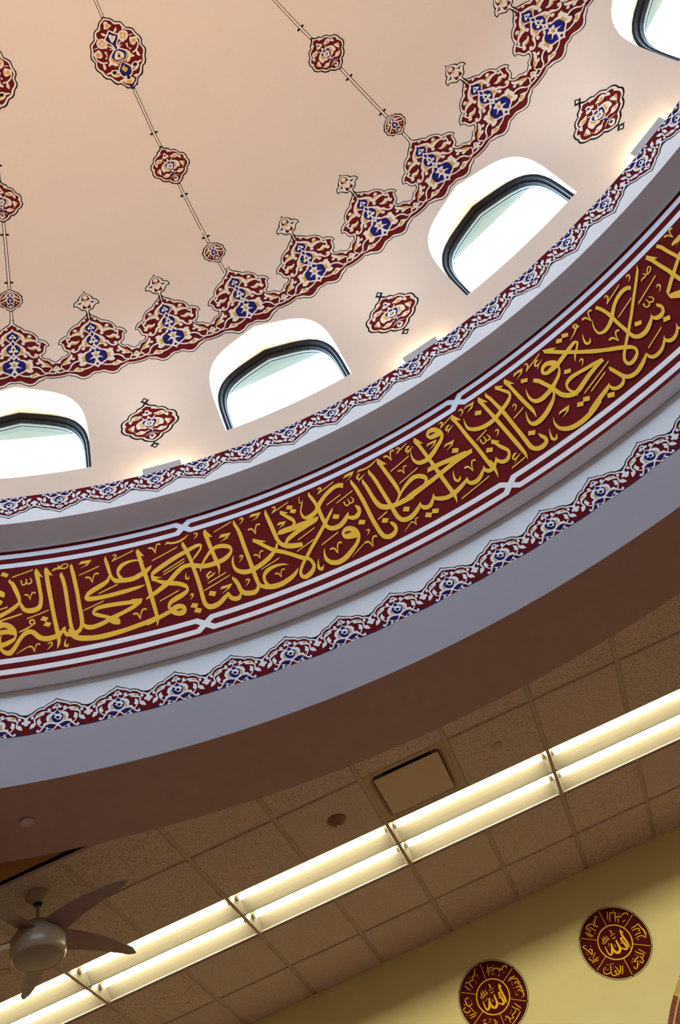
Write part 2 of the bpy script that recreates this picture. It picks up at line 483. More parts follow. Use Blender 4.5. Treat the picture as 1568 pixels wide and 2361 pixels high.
# air diffuser: recessed square pan with a flat plate hung below it
d = empty('air_diffuser', (GX(4.5), (GY(1) + GY(2)) / 2, 0)); hw = TILE / 2 - TB
V = []; F = []
prof = [(hw, 0.0), (hw - 0.035, -0.003), (hw - 0.05, 0.01), (hw - 0.09, 0.06), (hw - 0.11, 0.065)]
for r_, z_ in prof:
    rr = min(0.05, r_ * 0.2); n = 6
    for sx, sy, a0 in ((1, 1, 0), (-1, 1, 90), (-1, -1, 180), (1, -1, 270)):
        for k in range(n + 1):
            a = math.radians(a0 + 90 * k / n); q = 0.004 if r_ == hw else rr
            V.append((sx * (r_ - q) + q * math.cos(a), sy * (r_ - q) + q * math.sin(a), z_))
N = len(V) // len(prof)
for j in range(len(prof) - 1):
    for i in range(N): F.append((j * N + i, j * N + (i + 1) % N, (j + 1) * N + (i + 1) % N, (j + 1) * N + i))
mesh_from('pan', V, F, 'diffuser_pan', d, False)
MB().lathe([(0.0, 0.066), (0.16, 0.066), (0.19, 0.064), (0.22, 0.0635), (0.25, 0.065)], 24).build('duct_collar', 'black', d)
MB().box(-0.2285, 0.2285, -0.2285, 0.2285, -0.012, -0.006).build('plate', 'metal_plate', d)
for sx in (-1, 1):
    for sy in (-1, 1): MB().cyl((sx * 0.17, sy * 0.17, -0.006), (sx * 0.17, sy * 0.17, 0.062), 0.004, 6).build('hanger', 'diffuser_pan', d)
tag(d, 'square plaque air diffuser set in the tile ceiling', 'air vent')

# smoke detector on a tile
s = empty('smoke_detector', (-0.914, 6.942, -0.004))
MB().lathe([(0.0, 0.0), (0.066, 0.0), (0.066, -0.008), (0.055, -0.022), (0.050, -0.024)], 28).build('base', 'sensor_dark', s, True)
MB().lathe([(0.050, -0.024), (0.036, -0.036), (0.020, -0.040), (0.018, -0.046)], 28).build('body', 'sensor_dark', s, True)
MB().lathe([(0.017, -0.044), (0.017, -0.056), (0.012, -0.062), (0.0, -0.063)], 20).build('sensor_cap', 'plastic_cream', s, True)
for k in range(8):
    a = k * PI / 4; MB().box(-0.002, 0.002, 0.0175, 0.0195, -0.058, -0.046).build('vent_slot', 'black', s).rotation_euler.z = a
tag(s, 'small round smoke detector with stepped body on a ceiling tile', 'smoke detector')

# concealed sprinkler covers
def cover(x, y, z, label, matn):
    c = empty('sprinkler_cover', (x, y, z))
    MB().lathe([(0.0, -0.010), (0.038, -0.010), (0.041, -0.008), (0.041, -0.003)], 32).build('cover_plate', matn, c)
    MB().lathe([(0.041, 0.0), (0.036, 0.0), (0.030, -0.004)], 32).build('gap_ring', 'black', c)
    tag(c, label, 'sprinkler')
cover(-2.413, 5.648, -0.012, 'round concealed sprinkler cover on the brown ring below the dome', 'cover_mauve')
cover(0.267, 6.942, -0.003, 'round concealed sprinkler cover on a tile beside the air diffuser', 'diffuser_pan')
cover(-3.345, 6.926, -0.003, 'round concealed sprinkler cover on a tile behind the ceiling fan', 'diffuser_pan')

# ceiling fan
fx, fy = -2.741, 6.317
fan = empty('ceiling_fan', (fx, fy, 0))
MB().lathe([(0.0, -0.002), (0.074, -0.002), (0.076, -0.010), (0.070, -0.030), (0.052, -0.052), (0.030, -0.068), (0.028, -0.072)], 36).build('canopy', 'fan_body', fan, True)
MB().lathe([(0.027, -0.068), (0.024, -0.080), (0.014, -0.086)], 20).build('hanger_ball', 'black', fan, True)
MB().cyl((0, 0, -0.07), (0, 0, -0.20), 0.0105, 14).build('downrod', 'fan_body', fan, True)
hs = MB().lathe([(0.0, -0.186), (0.018, -0.188), (0.030, -0.196), (0.070, -0.206), (0.092, -0.218), (0.100, -0.232)], 40).build('top_cap', 'fan_body', fan, True)
MB().lathe([(0.096, -0.232), (0.096, -0.238)], 40).build('seam', 'black', fan)
MB().lathe([(0.102, -0.237), (0.120, -0.246), (0.132, -0.262), (0.138, -0.285)], 40).build('motor_housing', 'fan_body', fan, True)
MB().lathe([(0.140, -0.284), (0.140, -0.290)], 40).build('seam', 'black', fan)
MB().lathe([(0.146, -0.288), (0.156, -0.300), (0.161, -0.325), (0.162, -0.355), (0.159, -0.390), (0.152, -0.415), (0.145, -0.424), (0.140, -0.422)], 48).build('lower_ring', 'fan_body', fan, True)
MB().lathe([(0.140, -0.421), (0.120, -0.426), (0.08, -0.431), (0.04, -0.433), (0.0, -0.434)], 48).build('light_cover', 'fan_lens', fan, True)
def blade():
    V = []; F = []; n = 14
    for i in range(n + 1):
        t = i / n; rr = 0.10 + 0.58 * t
        w = (0.088 * (1 - t) + 0.030 * t + 0.010 * math.sin(t * PI)) * (1 if t < 0.92 else 1 - 0.7 * ((t - 0.92) / 0.08) ** 2)
        off = 0.03 * math.sin(t * PI)                       # swept outline
        tw = math.radians(22 - 14 * t); zc = -0.285 - 0.01 * t
        for sgn in (-1, 1):
            for th in (0.004, -0.004):
                V.append(((off + sgn * w * math.cos(tw) * 0.8), rr, zc + sgn * w * math.sin(tw) * 0.8 + th))
    for i in range(n):
        a, b = 4 * i, 4 * i + 4
        F += [(a, b, b + 2, a + 2), (a + 1, a + 3, b + 3, b + 1), (a, a + 1, b + 1, b), (a + 2, b + 2, b + 3, a + 3)]
    F += [(0, 2, 3, 1), (4 * n, 4 * n + 1, 4 * n + 3, 4 * n + 2)]
    return mesh_from('blade', V, F, 'fan_blade', fan, False)
b0 = blade()
for k, az_ in enumerate((103, 30, -38, -110, 176)):
    b = b0 if k == 0 else copy_obj(b0, fan)
    b.rotation_euler.z = -math.radians(az_)
tag(fan, 'cream ceiling fan with five dark curved blades hanging from a tile', 'ceiling fan')

# cove lamps on the ledge, one below the middle of each dome bay
def cove_lamp():
    c = empty('cove_lamp')
    V = []; F = []; n = 6
    MBx = MB()
    for i in range(n):
        a0, a1 = -1.53 + 3.06 * i / n, -1.53 + 3.06 * (i + 1) / n
        p = [P_cyl(5.415, a0, Z_LEDGE), P_cyl(5.415, a1, Z_LEDGE), P_cyl(5.415, a1, 2.302), P_cyl(5.415, a0, 2.302), P_cyl(5.425, a0, Z_LEDGE), P_cyl(5.425, a1, Z_LEDGE), P_cyl(5.425, a1, 2.302), P_cyl(5.425, a0, 2.302)]
        MBx.add(p, [(0, 1, 2, 3), (4, 7, 6, 5), (3, 2, 6, 7), (0, 3, 7, 4), (1, 5, 6, 2)])
    MBx.build('back_shield', 'cove_box', c)
    MB().cyl(P_cyl(5.487, -1.62, 2.285), P_cyl(5.487, 1.62, 2.285), 0.012, 8).build('lamp_tube', 'cove_glow', c, True)
    for sgn in (-1, 1): MB().cyl(P_cyl(5.487, sgn * 1.62, 2.285), P_cyl(5.487, sgn * 1.75, 2.285), 0.014, 8).build('lamp_holder', 'cove_box', c)
    b = MB(); b.box(-0.12, 0.12, 5.43, 5.475, Z_LEDGE, 2.216); b.build('base', 'cove_box', c)
    return c
c0 = cove_lamp()
for b in range(16):
    c = c0 if b == 0 else copy_tree(c0)
    ac = AZ0 - 0.05 + (b + 0.5) * BAY
    c.rotation_euler.z = -math.radians(ac)
    # fill light added at the lamp, aimed up and across to brighten the dome
    ld = bpy.data.lights.new('added_dome_fill', 'AREA'); ld.shape = 'RECTANGLE'; ld.size = 0.42; ld.size_y = 0.03
    ld.energy = DOME_FILL_W; ld.color = (1.0, 0.97, 0.95); ld.spread = math.radians(75)
    lo = bpy.data.objects.new('added_dome_fill', ld); COL.objects.link(lo)
    lo.matrix_world = Matrix.Translation(P_cyl(5.45, ac, 2.262)) @ Matrix.Rotation(-math.radians(ac), 4, 'Z') @ Matrix.Rotation(PI + math.radians(30), 4, 'X')
    tag(c, 'grey shielded cove lamp on the drum ledge below a dome medallion', 'lamp', 'cove lamps round the drum ledge')

# ------------------------------------------------------------------ outlines of the ornaments and letters
CREST = [
[0, 0, 0, 0, 4499, 1, 174, 4497, 1, 187, 4471, 0, 299, 4449, 0, 600, 4426, 0, 960, 4400, 0, 1212, 4372, 1, 1441, 4368, 0, 1844, 4347, 0, 2156, 4319, 0, 2358, 4287, 0, 2421, 4262, 1, 2685, 4254, 0, 3002, 4236, 0, 3246, 4208, 0, 3354, 4169, 1, 3125, 4168, 0, 3007, 4143, 0, 2976, 4118, 0, 2829, 4090, 0, 2563, 4074, 1, 2634, 4052, 0, 2862, 4034, 0, 3187, 4033, 1, 3330, 4011, 0, 3752, 3983, 1, 3752, 3793, 1, 3150, 3796, 0, 2719, 3810, 1, 2556, 3791, 0, 2196, 3779, 0, 1910, 3757, 0, 1666, 3738, 0, 1277, 3731, 0, 899, 3745, 0, 601, 3766, 0, 299, 3780, 0, 0, 3772, 1],
[1, 0, 0, 0, 4501, 1, 87, 4500, 1, 101, 4469, 0, 231, 4442, 0, 550, 4415, 0, 912, 4391, 0, 1165, 4364, 1, 1393, 4360, 0, 1796, 4340, 0, 2088, 4313, 0, 2292, 4282, 0, 2351, 4254, 1, 2635, 4246, 0, 2953, 4228, 0, 3159, 4204, 0, 3246, 4177, 1, 3049, 4175, 0, 2930, 4144, 0, 2895, 4119, 0, 2760, 4096, 0, 2474, 4081, 1, 2530, 4049, 0, 2816, 4027, 0, 3147, 4025, 1, 3282, 4003, 0, 3752, 3974, 1, 3752, 3803, 1, 3157, 3806, 0, 2701, 3818, 1, 2523, 3800, 0, 2162, 3787, 0, 1876, 3766, 0, 1632, 3746, 0, 1282, 3741, 0, 903, 3753, 0, 605, 3775, 0, 303, 3789, 0, 0, 3781, 1],
[2, 0, 0, 0, 4441, 1, 220, 4422, 0, 542, 4402, 0, 821, 4381, 0, 1038, 4345, 1, 1459, 4337, 0, 1901, 4314, 0, 2106, 4285, 0, 2137, 4247, 1, 2298, 4240, 1, 2657, 4223, 0, 2950, 4203, 0, 3074, 4188, 1, 2862, 4174, 0, 2775, 4146, 0, 2725, 4122, 0, 2586, 4103, 0, 2322, 4094, 0, 2278, 4075, 1, 2442, 4040, 0, 2765, 4014, 0, 3044, 4009, 1, 3228, 3987, 0, 3752, 3961, 1, 3752, 3814, 1, 3167, 3818, 0, 2671, 3830, 1, 2458, 3819, 0, 2096, 3807, 0, 1807, 3780, 0, 1564, 3764, 0, 1292, 3760, 0, 912, 3774, 0, 651, 3793, 0, 385, 3803, 0, 0, 3797, 1],
[1, 0, 0, 0, 4402, 1, 150, 4377, 0, 513, 4357, 0, 871, 4332, 0, 1062, 4308, 0, 1124, 4289, 1, 756, 4284, 0, 501, 4272, 0, 324, 4249, 0, 0, 4232, 1],
[4, 1, 0, 536, 4328, 0, 696, 4319, 0, 788, 4301, 0, 756, 4284, 0, 545, 4276, 0, 519, 4301, 0],
[3, 0, 0, 0, 4372, 1, 176, 4350, 0, 456, 4333, 0, 563, 4305, 0, 484, 4277, 0, 308, 4256, 0, 156, 4240, 0, 0, 4242, 1],
[1, 0, 0, 0, 4339, 1, 158, 4319, 0, 352, 4298, 0, 264, 4287, 0, 101, 4291, 0, 0, 4291, 1],
[0, 2, 0, -5, 4322, 0, 62, 4309, 0, -19, 4297, 0, -82, 4310, 0],
[1, 1, 1, 341, 4249, 273, 4261, 566, 4268, 522, 4279, 804, 4279, 791, 4288, 1132, 4285, 1129, 4289],
[1, 1, 0, 788, 4269, 0, 921, 4283, 0, 1208, 4280, 0, 1616, 4270, 0, 2098, 4250, 0, 2361, 4217, 0, 2199, 4221, 0, 1923, 4238, 0, 1513, 4243, 0, 1178, 4237, 0, 934, 4240, 0],
[4, 1, 0, 1104, 4278, 0, 1256, 4289, 0, 1623, 4280, 0, 1902, 4265, 0, 1612, 4266, 0, 1367, 4271, 0, 1198, 4265, 0],
[1, 0, 0, 0, 4288, 1, 88, 4265, 0, 358, 4236, 0, 708, 4206, 0, 979, 4183, 0, 1125, 4157, 0, 1134, 4139, 0, 1264, 4120, 0, 853, 4109, 0, 405, 4099, 0, 240, 4090, 0, 0, 4098, 1],
[1, 1, 1, 1063, 4124, 1155, 4140, 1254, 4101, 1425, 4122, 1427, 4078, 1541, 4092, 1691, 4056, 1733, 4072, 2015, 4053, 1974, 4073, 2246, 4076, 2090, 4082, 2066, 4102, 2044, 4079, 1846, 4092, 1888, 4075],
[4, 1, 0, 670, 4176, 0, 804, 4162, 0, 851, 4139, 0, 956, 4113, 0, 694, 4113, 0, 494, 4115, 0, 627, 4137, 0],
[3, 0, 0, 0, 4259, 1, 189, 4225, 0, 424, 4208, 0, 595, 4187, 0, 641, 4161, 0, 587, 4137, 0, 413, 4114, 0, 204, 4098, 0, 0, 4113, 1],
[1, 1, 1, 194, 4236, 273, 4229, 38, 4210, 116, 4203, -43, 4195, 21, 4189],
[1, 0, 0, 0, 4207, 1, 133, 4196, 0, 243, 4175, 0, 115, 4161, 0, 0, 4157, 1],
[0, 2, 0, 12, 4182, 0, 98, 4168, 0, 0, 4156, 0, -91, 4170, 0],
[1, 1, 0, 30, 4152, 0, 155, 4161, 0, 356, 4159, 0, 438, 4146, 0, 342, 4132, 0, 141, 4134, 0, 45, 4142, 0],
[1, 1, 1, -29, 4147, 68, 4147, -27, 4121, 74, 4124, 55, 4092, 152, 4101, 232, 4071, 316, 4084, 501, 4045, 581, 4059],
[1, 1, 1, 300, 4084, 260, 4096, 578, 4098, 560, 4111, 920, 4097, 941, 4110, 1136, 4082, 1191, 4095],
[1, 0, 0, 0, 4110, 1, 81, 4092, 0, 309, 4067, 0, 539, 4050, 0, 894, 4041, 0, 1126, 4028, 0, 1235, 4009, 0, 1160, 3949, 0, 981, 3910, 0, 496, 3880, 0, 0, 3880, 1],
[1, 1, 0, 1207, 4030, 0, 1373, 4038, 0, 1686, 4027, 0, 1632, 4004, 0, 1674, 3978, 0, 1655, 3948, 0, 1544, 3929, 0, 1672, 3912, 0, 1600, 3892, 0, 1360, 3885, 0, 1129, 3893, 0, 1017, 3905, 0, 817, 3897, 0, 986, 3920, 0, 1045, 3955, 0, 1025, 3991, 0],
[4, 1, 0, 938, 4013, 0, 1069, 3998, 0, 1183, 3989, 0, 1399, 3984, 0, 1288, 3965, 0, 1346, 3929, 0, 1112, 3934, 0, 992, 3930, 0, 1048, 3960, 0],
[3, 0, 0, 0, 4060, 1, 103, 4052, 0, 249, 4068, 0, 339, 4047, 0, 571, 4034, 0, 843, 4021, 0, 1008, 3997, 0, 1040, 3961, 0, 992, 3930, 0, 825, 3912, 0, 584, 3902, 0, 344, 3888, 0, 156, 3904, 0, 0, 3949, 1],
[0, 2, 0, -18, 4094, 0, 37, 4082, 0, -26, 4075, 0, -90, 4083, 0],
[1, 1, 1, 128, 4075, 190, 4067, -49, 4052, 13, 4045],
[1, 0, 0, 0, 4050, 1, 111, 4026, 0, 444, 4018, 0, 313, 3994, 0, 229, 3982, 0, 0, 3983, 1],
[4, 2, 0, 0, 4017, 0, 72, 4002, 0, 217, 4000, 0, 133, 3988, 0, 167, 3975, 0, 11, 3979, 0, -167, 3976, 0, -101, 3993, 0, -195, 4004, 0, -69, 4005, 0],
[1, 1, 0, 26, 3969, 0, 148, 3978, 0, 305, 3976, 0, 456, 3962, 0, 665, 3947, 0, 450, 3949, 0, 296, 3956, 0, 154, 3947, 0, 39, 3953, 0],
[1, 0, 0, 0, 3956, 1, 106, 3925, 0, 268, 3892, 0, 491, 3869, 0, 295, 3864, 0, 135, 3853, 0, 0, 3833, 1],
[3, 0, 0, 0, 3899, 1, 146, 3881, 0, 0, 3865, 1],
[1, 1, 1, -44, 3962, 54, 3965, 36, 3922, 136, 3928, 193, 3891, 267, 3900, 467, 3861, 513, 3873, 860, 3842, 883, 3857, 1292, 3835, 1303, 3852],
[1, 1, 0, 1298, 3844, 0, 1424, 3861, 0, 1702, 3865, 0, 1828, 3879, 0, 2020, 3871, 0, 2205, 3853, 0, 2448, 3834, 0, 2114, 3833, 0, 1832, 3822, 0, 1558, 3820, 0, 1367, 3828, 0],
[4, 1, 0, 1472, 3842, 0, 1619, 3858, 0, 1859, 3865, 0, 1949, 3851, 0, 1762, 3836, 0, 1564, 3831, 0],
[1, 1, 1, 2402, 3835, 2385, 3844, 2685, 3843, 2667, 3854, 2923, 3847, 2910, 3858],
[1, 1, 1, 1646, 3938, 1662, 3955, 1969, 3933, 2007, 3949, 2252, 3914, 2334, 3929, 2420, 3890, 2526, 3901, 2547, 3868, 2604, 3879, 2833, 3855, 2856, 3867, 3226, 3843, 3238, 3857, 3703, 3838, 3709, 3853],
[0, 1, 0, 1658, 3922, 0, 1819, 3925, 0, 2092, 3919, 0, 1970, 3914, 0, 1731, 3912, 0],
[1, 1, 0, 2150, 4212, 0, 2283, 4223, 0, 2402, 4216, 0, 2531, 4222, 0, 2568, 4207, 0, 2428, 4199, 0, 2222, 4199, 0],
[1, 1, 1, 2407, 4208, 2543, 4203, 2341, 4176, 2469, 4167, 2163, 4159, 2285, 4143],
[1, 1, 0, 1327, 4184, 0, 1545, 4174, 0, 1795, 4179, 0, 1965, 4187, 0, 2165, 4179, 0, 2271, 4158, 0, 2097, 4145, 0, 1894, 4148, 0, 1530, 4152, 0, 1356, 4167, 0],
[4, 1, 0, 1491, 4155, 0, 1776, 4154, 0, 2027, 4161, 0, 2078, 4148, 0, 1887, 4138, 0, 1644, 4141, 0],
[1, 1, 0, 2157, 4144, 0, 2310, 4155, 0, 2509, 4147, 0, 2527, 4130, 0, 2362, 4119, 0, 2205, 4126, 0],
[1, 1, 0, 760, 4225, 0, 890, 4236, 0, 1071, 4229, 0, 1102, 4214, 0, 951, 4203, 0, 812, 4210, 0],
[1, 1, 0, 1363, 4293, 0, 1479, 4309, 0, 1686, 4307, 0, 1775, 4288, 0, 1624, 4281, 0, 1459, 4283, 0],
[1, 1, 0, 386, 4387, 0, 498, 4398, 0, 663, 4395, 0, 719, 4384, 0, 567, 4376, 0, 443, 4379, 0],
[1, 1, 0, 879, 4084, 0, 1045, 4092, 0, 1238, 4080, 0, 1189, 4065, 0, 1027, 4062, 0, 911, 4071, 0],
[1, 1, 0, 1960, 3987, 0, 2067, 3996, 0, 2263, 3991, 0, 2272, 3976, 0, 2127, 3968, 0, 2011, 3974, 0],
[1, 1, 0, 2261, 4042, 0, 2404, 4017, 0, 2629, 3996, 0, 2848, 3967, 0, 3219, 3931, 0, 3052, 3923, 0, 2778, 3930, 0, 2537, 3928, 0, 2388, 3943, 0, 2437, 3955, 0, 2635, 3952, 0, 2409, 3971, 0, 2227, 3997, 0, 2143, 4018, 0],
[4, 1, 0, 2510, 3998, 0, 2818, 3980, 0, 3082, 3958, 0, 3241, 3933, 0, 2984, 3937, 0, 2750, 3946, 0, 2802, 3960, 0, 2617, 3981, 0],
[1, 1, 1, 3213, 3928, 3305, 3931, 3262, 3905, 3371, 3901, 3131, 3885, 3222, 3874, 3006, 3867, 3080, 3857],
[1, 1, 0, 3270, 3966, 0, 3399, 3975, 0, 3575, 3969, 0, 3561, 3953, 0, 3418, 3951, 0],
[1, 1, 0, 3763, 3927, 0, 3611, 3919, 0, 3479, 3906, 0, 3490, 3895, 0, 3367, 3892, 0, 3336, 3879, 0, 3489, 3872, 0, 3614, 3877, 0, 3572, 3852, 0, 3717, 3849, 0],
[4, 1, 0, 3739, 3914, 0, 3608, 3906, 0, 3719, 3891, 0],
]
FINIAL = [
[0, 0, 0, 0, 4714, 1, 149, 4687, 0, 465, 4667, 0, 760, 4636, 0, 808, 4620, 1, 1090, 4609, 0, 1303, 4582, 0, 1306, 4550, 1, 1027, 4554, 0, 793, 4532, 0, 551, 4504, 0, 204, 4498, 1, 144, 4476, 0, 183, 4444, 0, 244, 4427, 1, 0, 4414, 1],
[1, 0, 0, 0, 4694, 1, 163, 4677, 0, 425, 4660, 0, 639, 4632, 0, 666, 4614, 1, 993, 4603, 0, 1188, 4582, 0, 1214, 4563, 1, 985, 4563, 0, 720, 4540, 0, 483, 4514, 0, 134, 4508, 1, 57, 4477, 0, 50, 4441, 0, 65, 4419, 1, 0, 4405, 1],
[2, 0, 0, 0, 4671, 1, 248, 4658, 0, 383, 4634, 0, 407, 4613, 0, 226, 4607, 0, 0, 4620, 1],
[2, 1, 0, 81, 4568, 0, 292, 4576, 0, 376, 4556, 0, 414, 4525, 0, 208, 4520, 0, 25, 4530, 0],
[1, 1, 0, 8, 4659, 0, 164, 4659, 0, 225, 4643, 0, 262, 4631, 0, 105, 4622, 0, 15, 4626, 0],
[1, 1, 0, -12, 4582, 0, 292, 4576, 0, 293, 4558, 0, 193, 4548, 0, 20, 4538, 0, -19, 4558, 0],
[4, 2, 0, -175, 4606, 0, 17, 4620, 0, 166, 4606, 0, -31, 4588, 0],
[3, 1, 0, 416, 4601, 0, 601, 4591, 0, 992, 4585, 0, 753, 4579, 0, 626, 4570, 0, 504, 4584, 0],
[1, 1, 1, -2, 4573, -39, 4579, 288, 4590, 239, 4599, 588, 4606, 559, 4613],
]
MIDDLE = [
[0, 0, 0, 0, 5829, 1, 174, 5822, 0, 356, 5803, 0, 801, 5789, 0, 972, 5769, 1, 1450, 5759, 0, 1697, 5739, 0, 1825, 5719, 1, 2284, 5702, 0, 2453, 5672, 0, 2417, 5646, 1, 2520, 5618, 0, 2296, 5587, 0, 1891, 5568, 1, 1703, 5541, 0, 1334, 5520, 0, 952, 5514, 1, 755, 5490, 0, 453, 5477, 0, 55, 5461, 1, 0, 5456, 1],
[1, 0, 0, 0, 5816, 1, 255, 5795, 0, 729, 5779, 0, 916, 5761, 1, 1360, 5752, 0, 1611, 5733, 0, 1706, 5714, 1, 2163, 5696, 0, 2317, 5670, 0, 2272, 5646, 1, 2368, 5621, 0, 2160, 5592, 0, 1749, 5573, 1, 1578, 5548, 0, 1258, 5531, 0, 856, 5524, 1, 632, 5499, 0, 300, 5482, 0, 0, 5473, 1],
[2, 0, 0, 0, 5796, 1, 406, 5778, 0, 702, 5754, 1, 1249, 5743, 0, 1506, 5724, 0, 1554, 5704, 1, 1966, 5691, 0, 2105, 5668, 0, 2071, 5647, 1, 2162, 5622, 0, 2018, 5597, 0, 1551, 5574, 1, 1396, 5552, 0, 1027, 5536, 0, 675, 5528, 1, 540, 5508, 0, 267, 5495, 0, 0, 5484, 1],
[1, 1, 0, 430, 5683, 0, 827, 5673, 0, 1144, 5653, 0, 1177, 5625, 0, 1054, 5607, 0, 773, 5610, 0, 556, 5601, 0, 338, 5602, 0, 427, 5621, 0, 642, 5647, 0, 575, 5670, 0],
[4, 1, 0, 607, 5664, 0, 845, 5654, 0, 770, 5632, 0, 725, 5620, 0, 459, 5620, 0, 611, 5643, 0],
[1, 0, 0, 0, 5719, 1, 159, 5688, 0, 590, 5673, 0, 674, 5646, 0, 429, 5616, 0, 152, 5597, 0, 0, 5593, 1],
[3, 0, 0, 0, 5701, 1, 34, 5681, 0, 353, 5672, 0, 592, 5662, 0, 549, 5639, 0, 366, 5618, 0, 119, 5604, 0, 0, 5601, 1],
[4, 1, 1, 356, 5619, 413, 5616, 105, 5594, 165, 5591, -108, 5584, -64, 5580],
[1, 2, 0, -244, 5663, 0, -8, 5664, 0, 168, 5656, 0, 374, 5653, 0, 392, 5639, 0, 253, 5629, 0, 256, 5619, 0, 24, 5612, 0, -212, 5617, 0, -372, 5627, 0, -484, 5633, 0, -444, 5650, 0],
[0, 2, 0, -160, 5647, 0, 12, 5650, 0, 141, 5641, 0, 65, 5630, 0, -132, 5629, 0, -219, 5638, 0],
[1, 2, 0, -130, 5644, 0, -5, 5645, 0, 47, 5638, 0, -29, 5633, 0, -133, 5634, 0],
[1, 1, 1, 191, 5657, 111, 5661, 422, 5680, 343, 5684, 624, 5697, 546, 5701],
[1, 1, 0, 485, 5718, 0, 867, 5723, 0, 1138, 5727, 0, 1442, 5715, 0, 1379, 5696, 0, 1110, 5691, 0, 808, 5693, 0, 663, 5705, 0],
[4, 1, 0, 1044, 5715, 0, 1235, 5709, 0, 1062, 5695, 0, 776, 5694, 0, 838, 5708, 0],
[1, 1, 0, 1379, 5696, 0, 1617, 5697, 0, 1743, 5682, 0, 1616, 5665, 0, 1522, 5673, 0, 1379, 5686, 0],
[1, 2, 0, -168, 5758, 0, 99, 5757, 0, 208, 5739, 0, 370, 5729, 0, 263, 5714, 0, 22, 5719, 0, -103, 5712, 0, -408, 5718, 0, -430, 5732, 0, -210, 5741, 0],
[3, 2, 0, -99, 5746, 0, 63, 5741, 0, 19, 5729, 0, -158, 5732, 0],
[1, 1, 0, 1333, 5647, 0, 1647, 5637, 0, 1646, 5615, 0, 1583, 5595, 0, 1428, 5606, 0, 1334, 5625, 0],
[4, 1, 0, 1663, 5639, 0, 1897, 5628, 0, 1708, 5607, 0, 1583, 5606, 0, 1709, 5624, 0],
[4, 1, 1, 1434, 5600, 1484, 5598, 1306, 5585, 1393, 5582],
[1, 1, 0, 499, 5570, 0, 838, 5587, 0, 1164, 5579, 0, 1365, 5575, 0, 1180, 5559, 0, 841, 5553, 0, 578, 5559, 0],
[4, 1, 0, 963, 5572, 0, 1133, 5574, 0, 1041, 5561, 0, 902, 5563, 0],
[1, 1, 1, 19, 5575, 46, 5583, 362, 5571, 387, 5577, 563, 5567, 590, 5574],
[1, 0, 0, 0, 5610, 1, 46, 5587, 0, 113, 5569, 0, -21, 5548, 0, 0, 5509, 1],
[3, 2, 0, -139, 5582, 0, 33, 5579, 0, 38, 5557, 0, -145, 5552, 0],
[1, 1, 1, 19, 5549, 61, 5555, 557, 5533, 576, 5536],
[1, 2, 0, -201, 5532, 0, 136, 5538, 0, 294, 5516, 0, 114, 5500, 0, -83, 5492, 0, -285, 5507, 0],
[3, 2, 0, -139, 5530, 0, 76, 5529, 0, 125, 5519, 0, -103, 5512, 0],
[1, 1, 0, 440, 5772, 0, 666, 5770, 0, 620, 5759, 0, 427, 5759, 0],
[1, 1, 0, 2010, 5665, 0, 2183, 5662, 0, 2135, 5650, 0, 1987, 5651, 0],
]
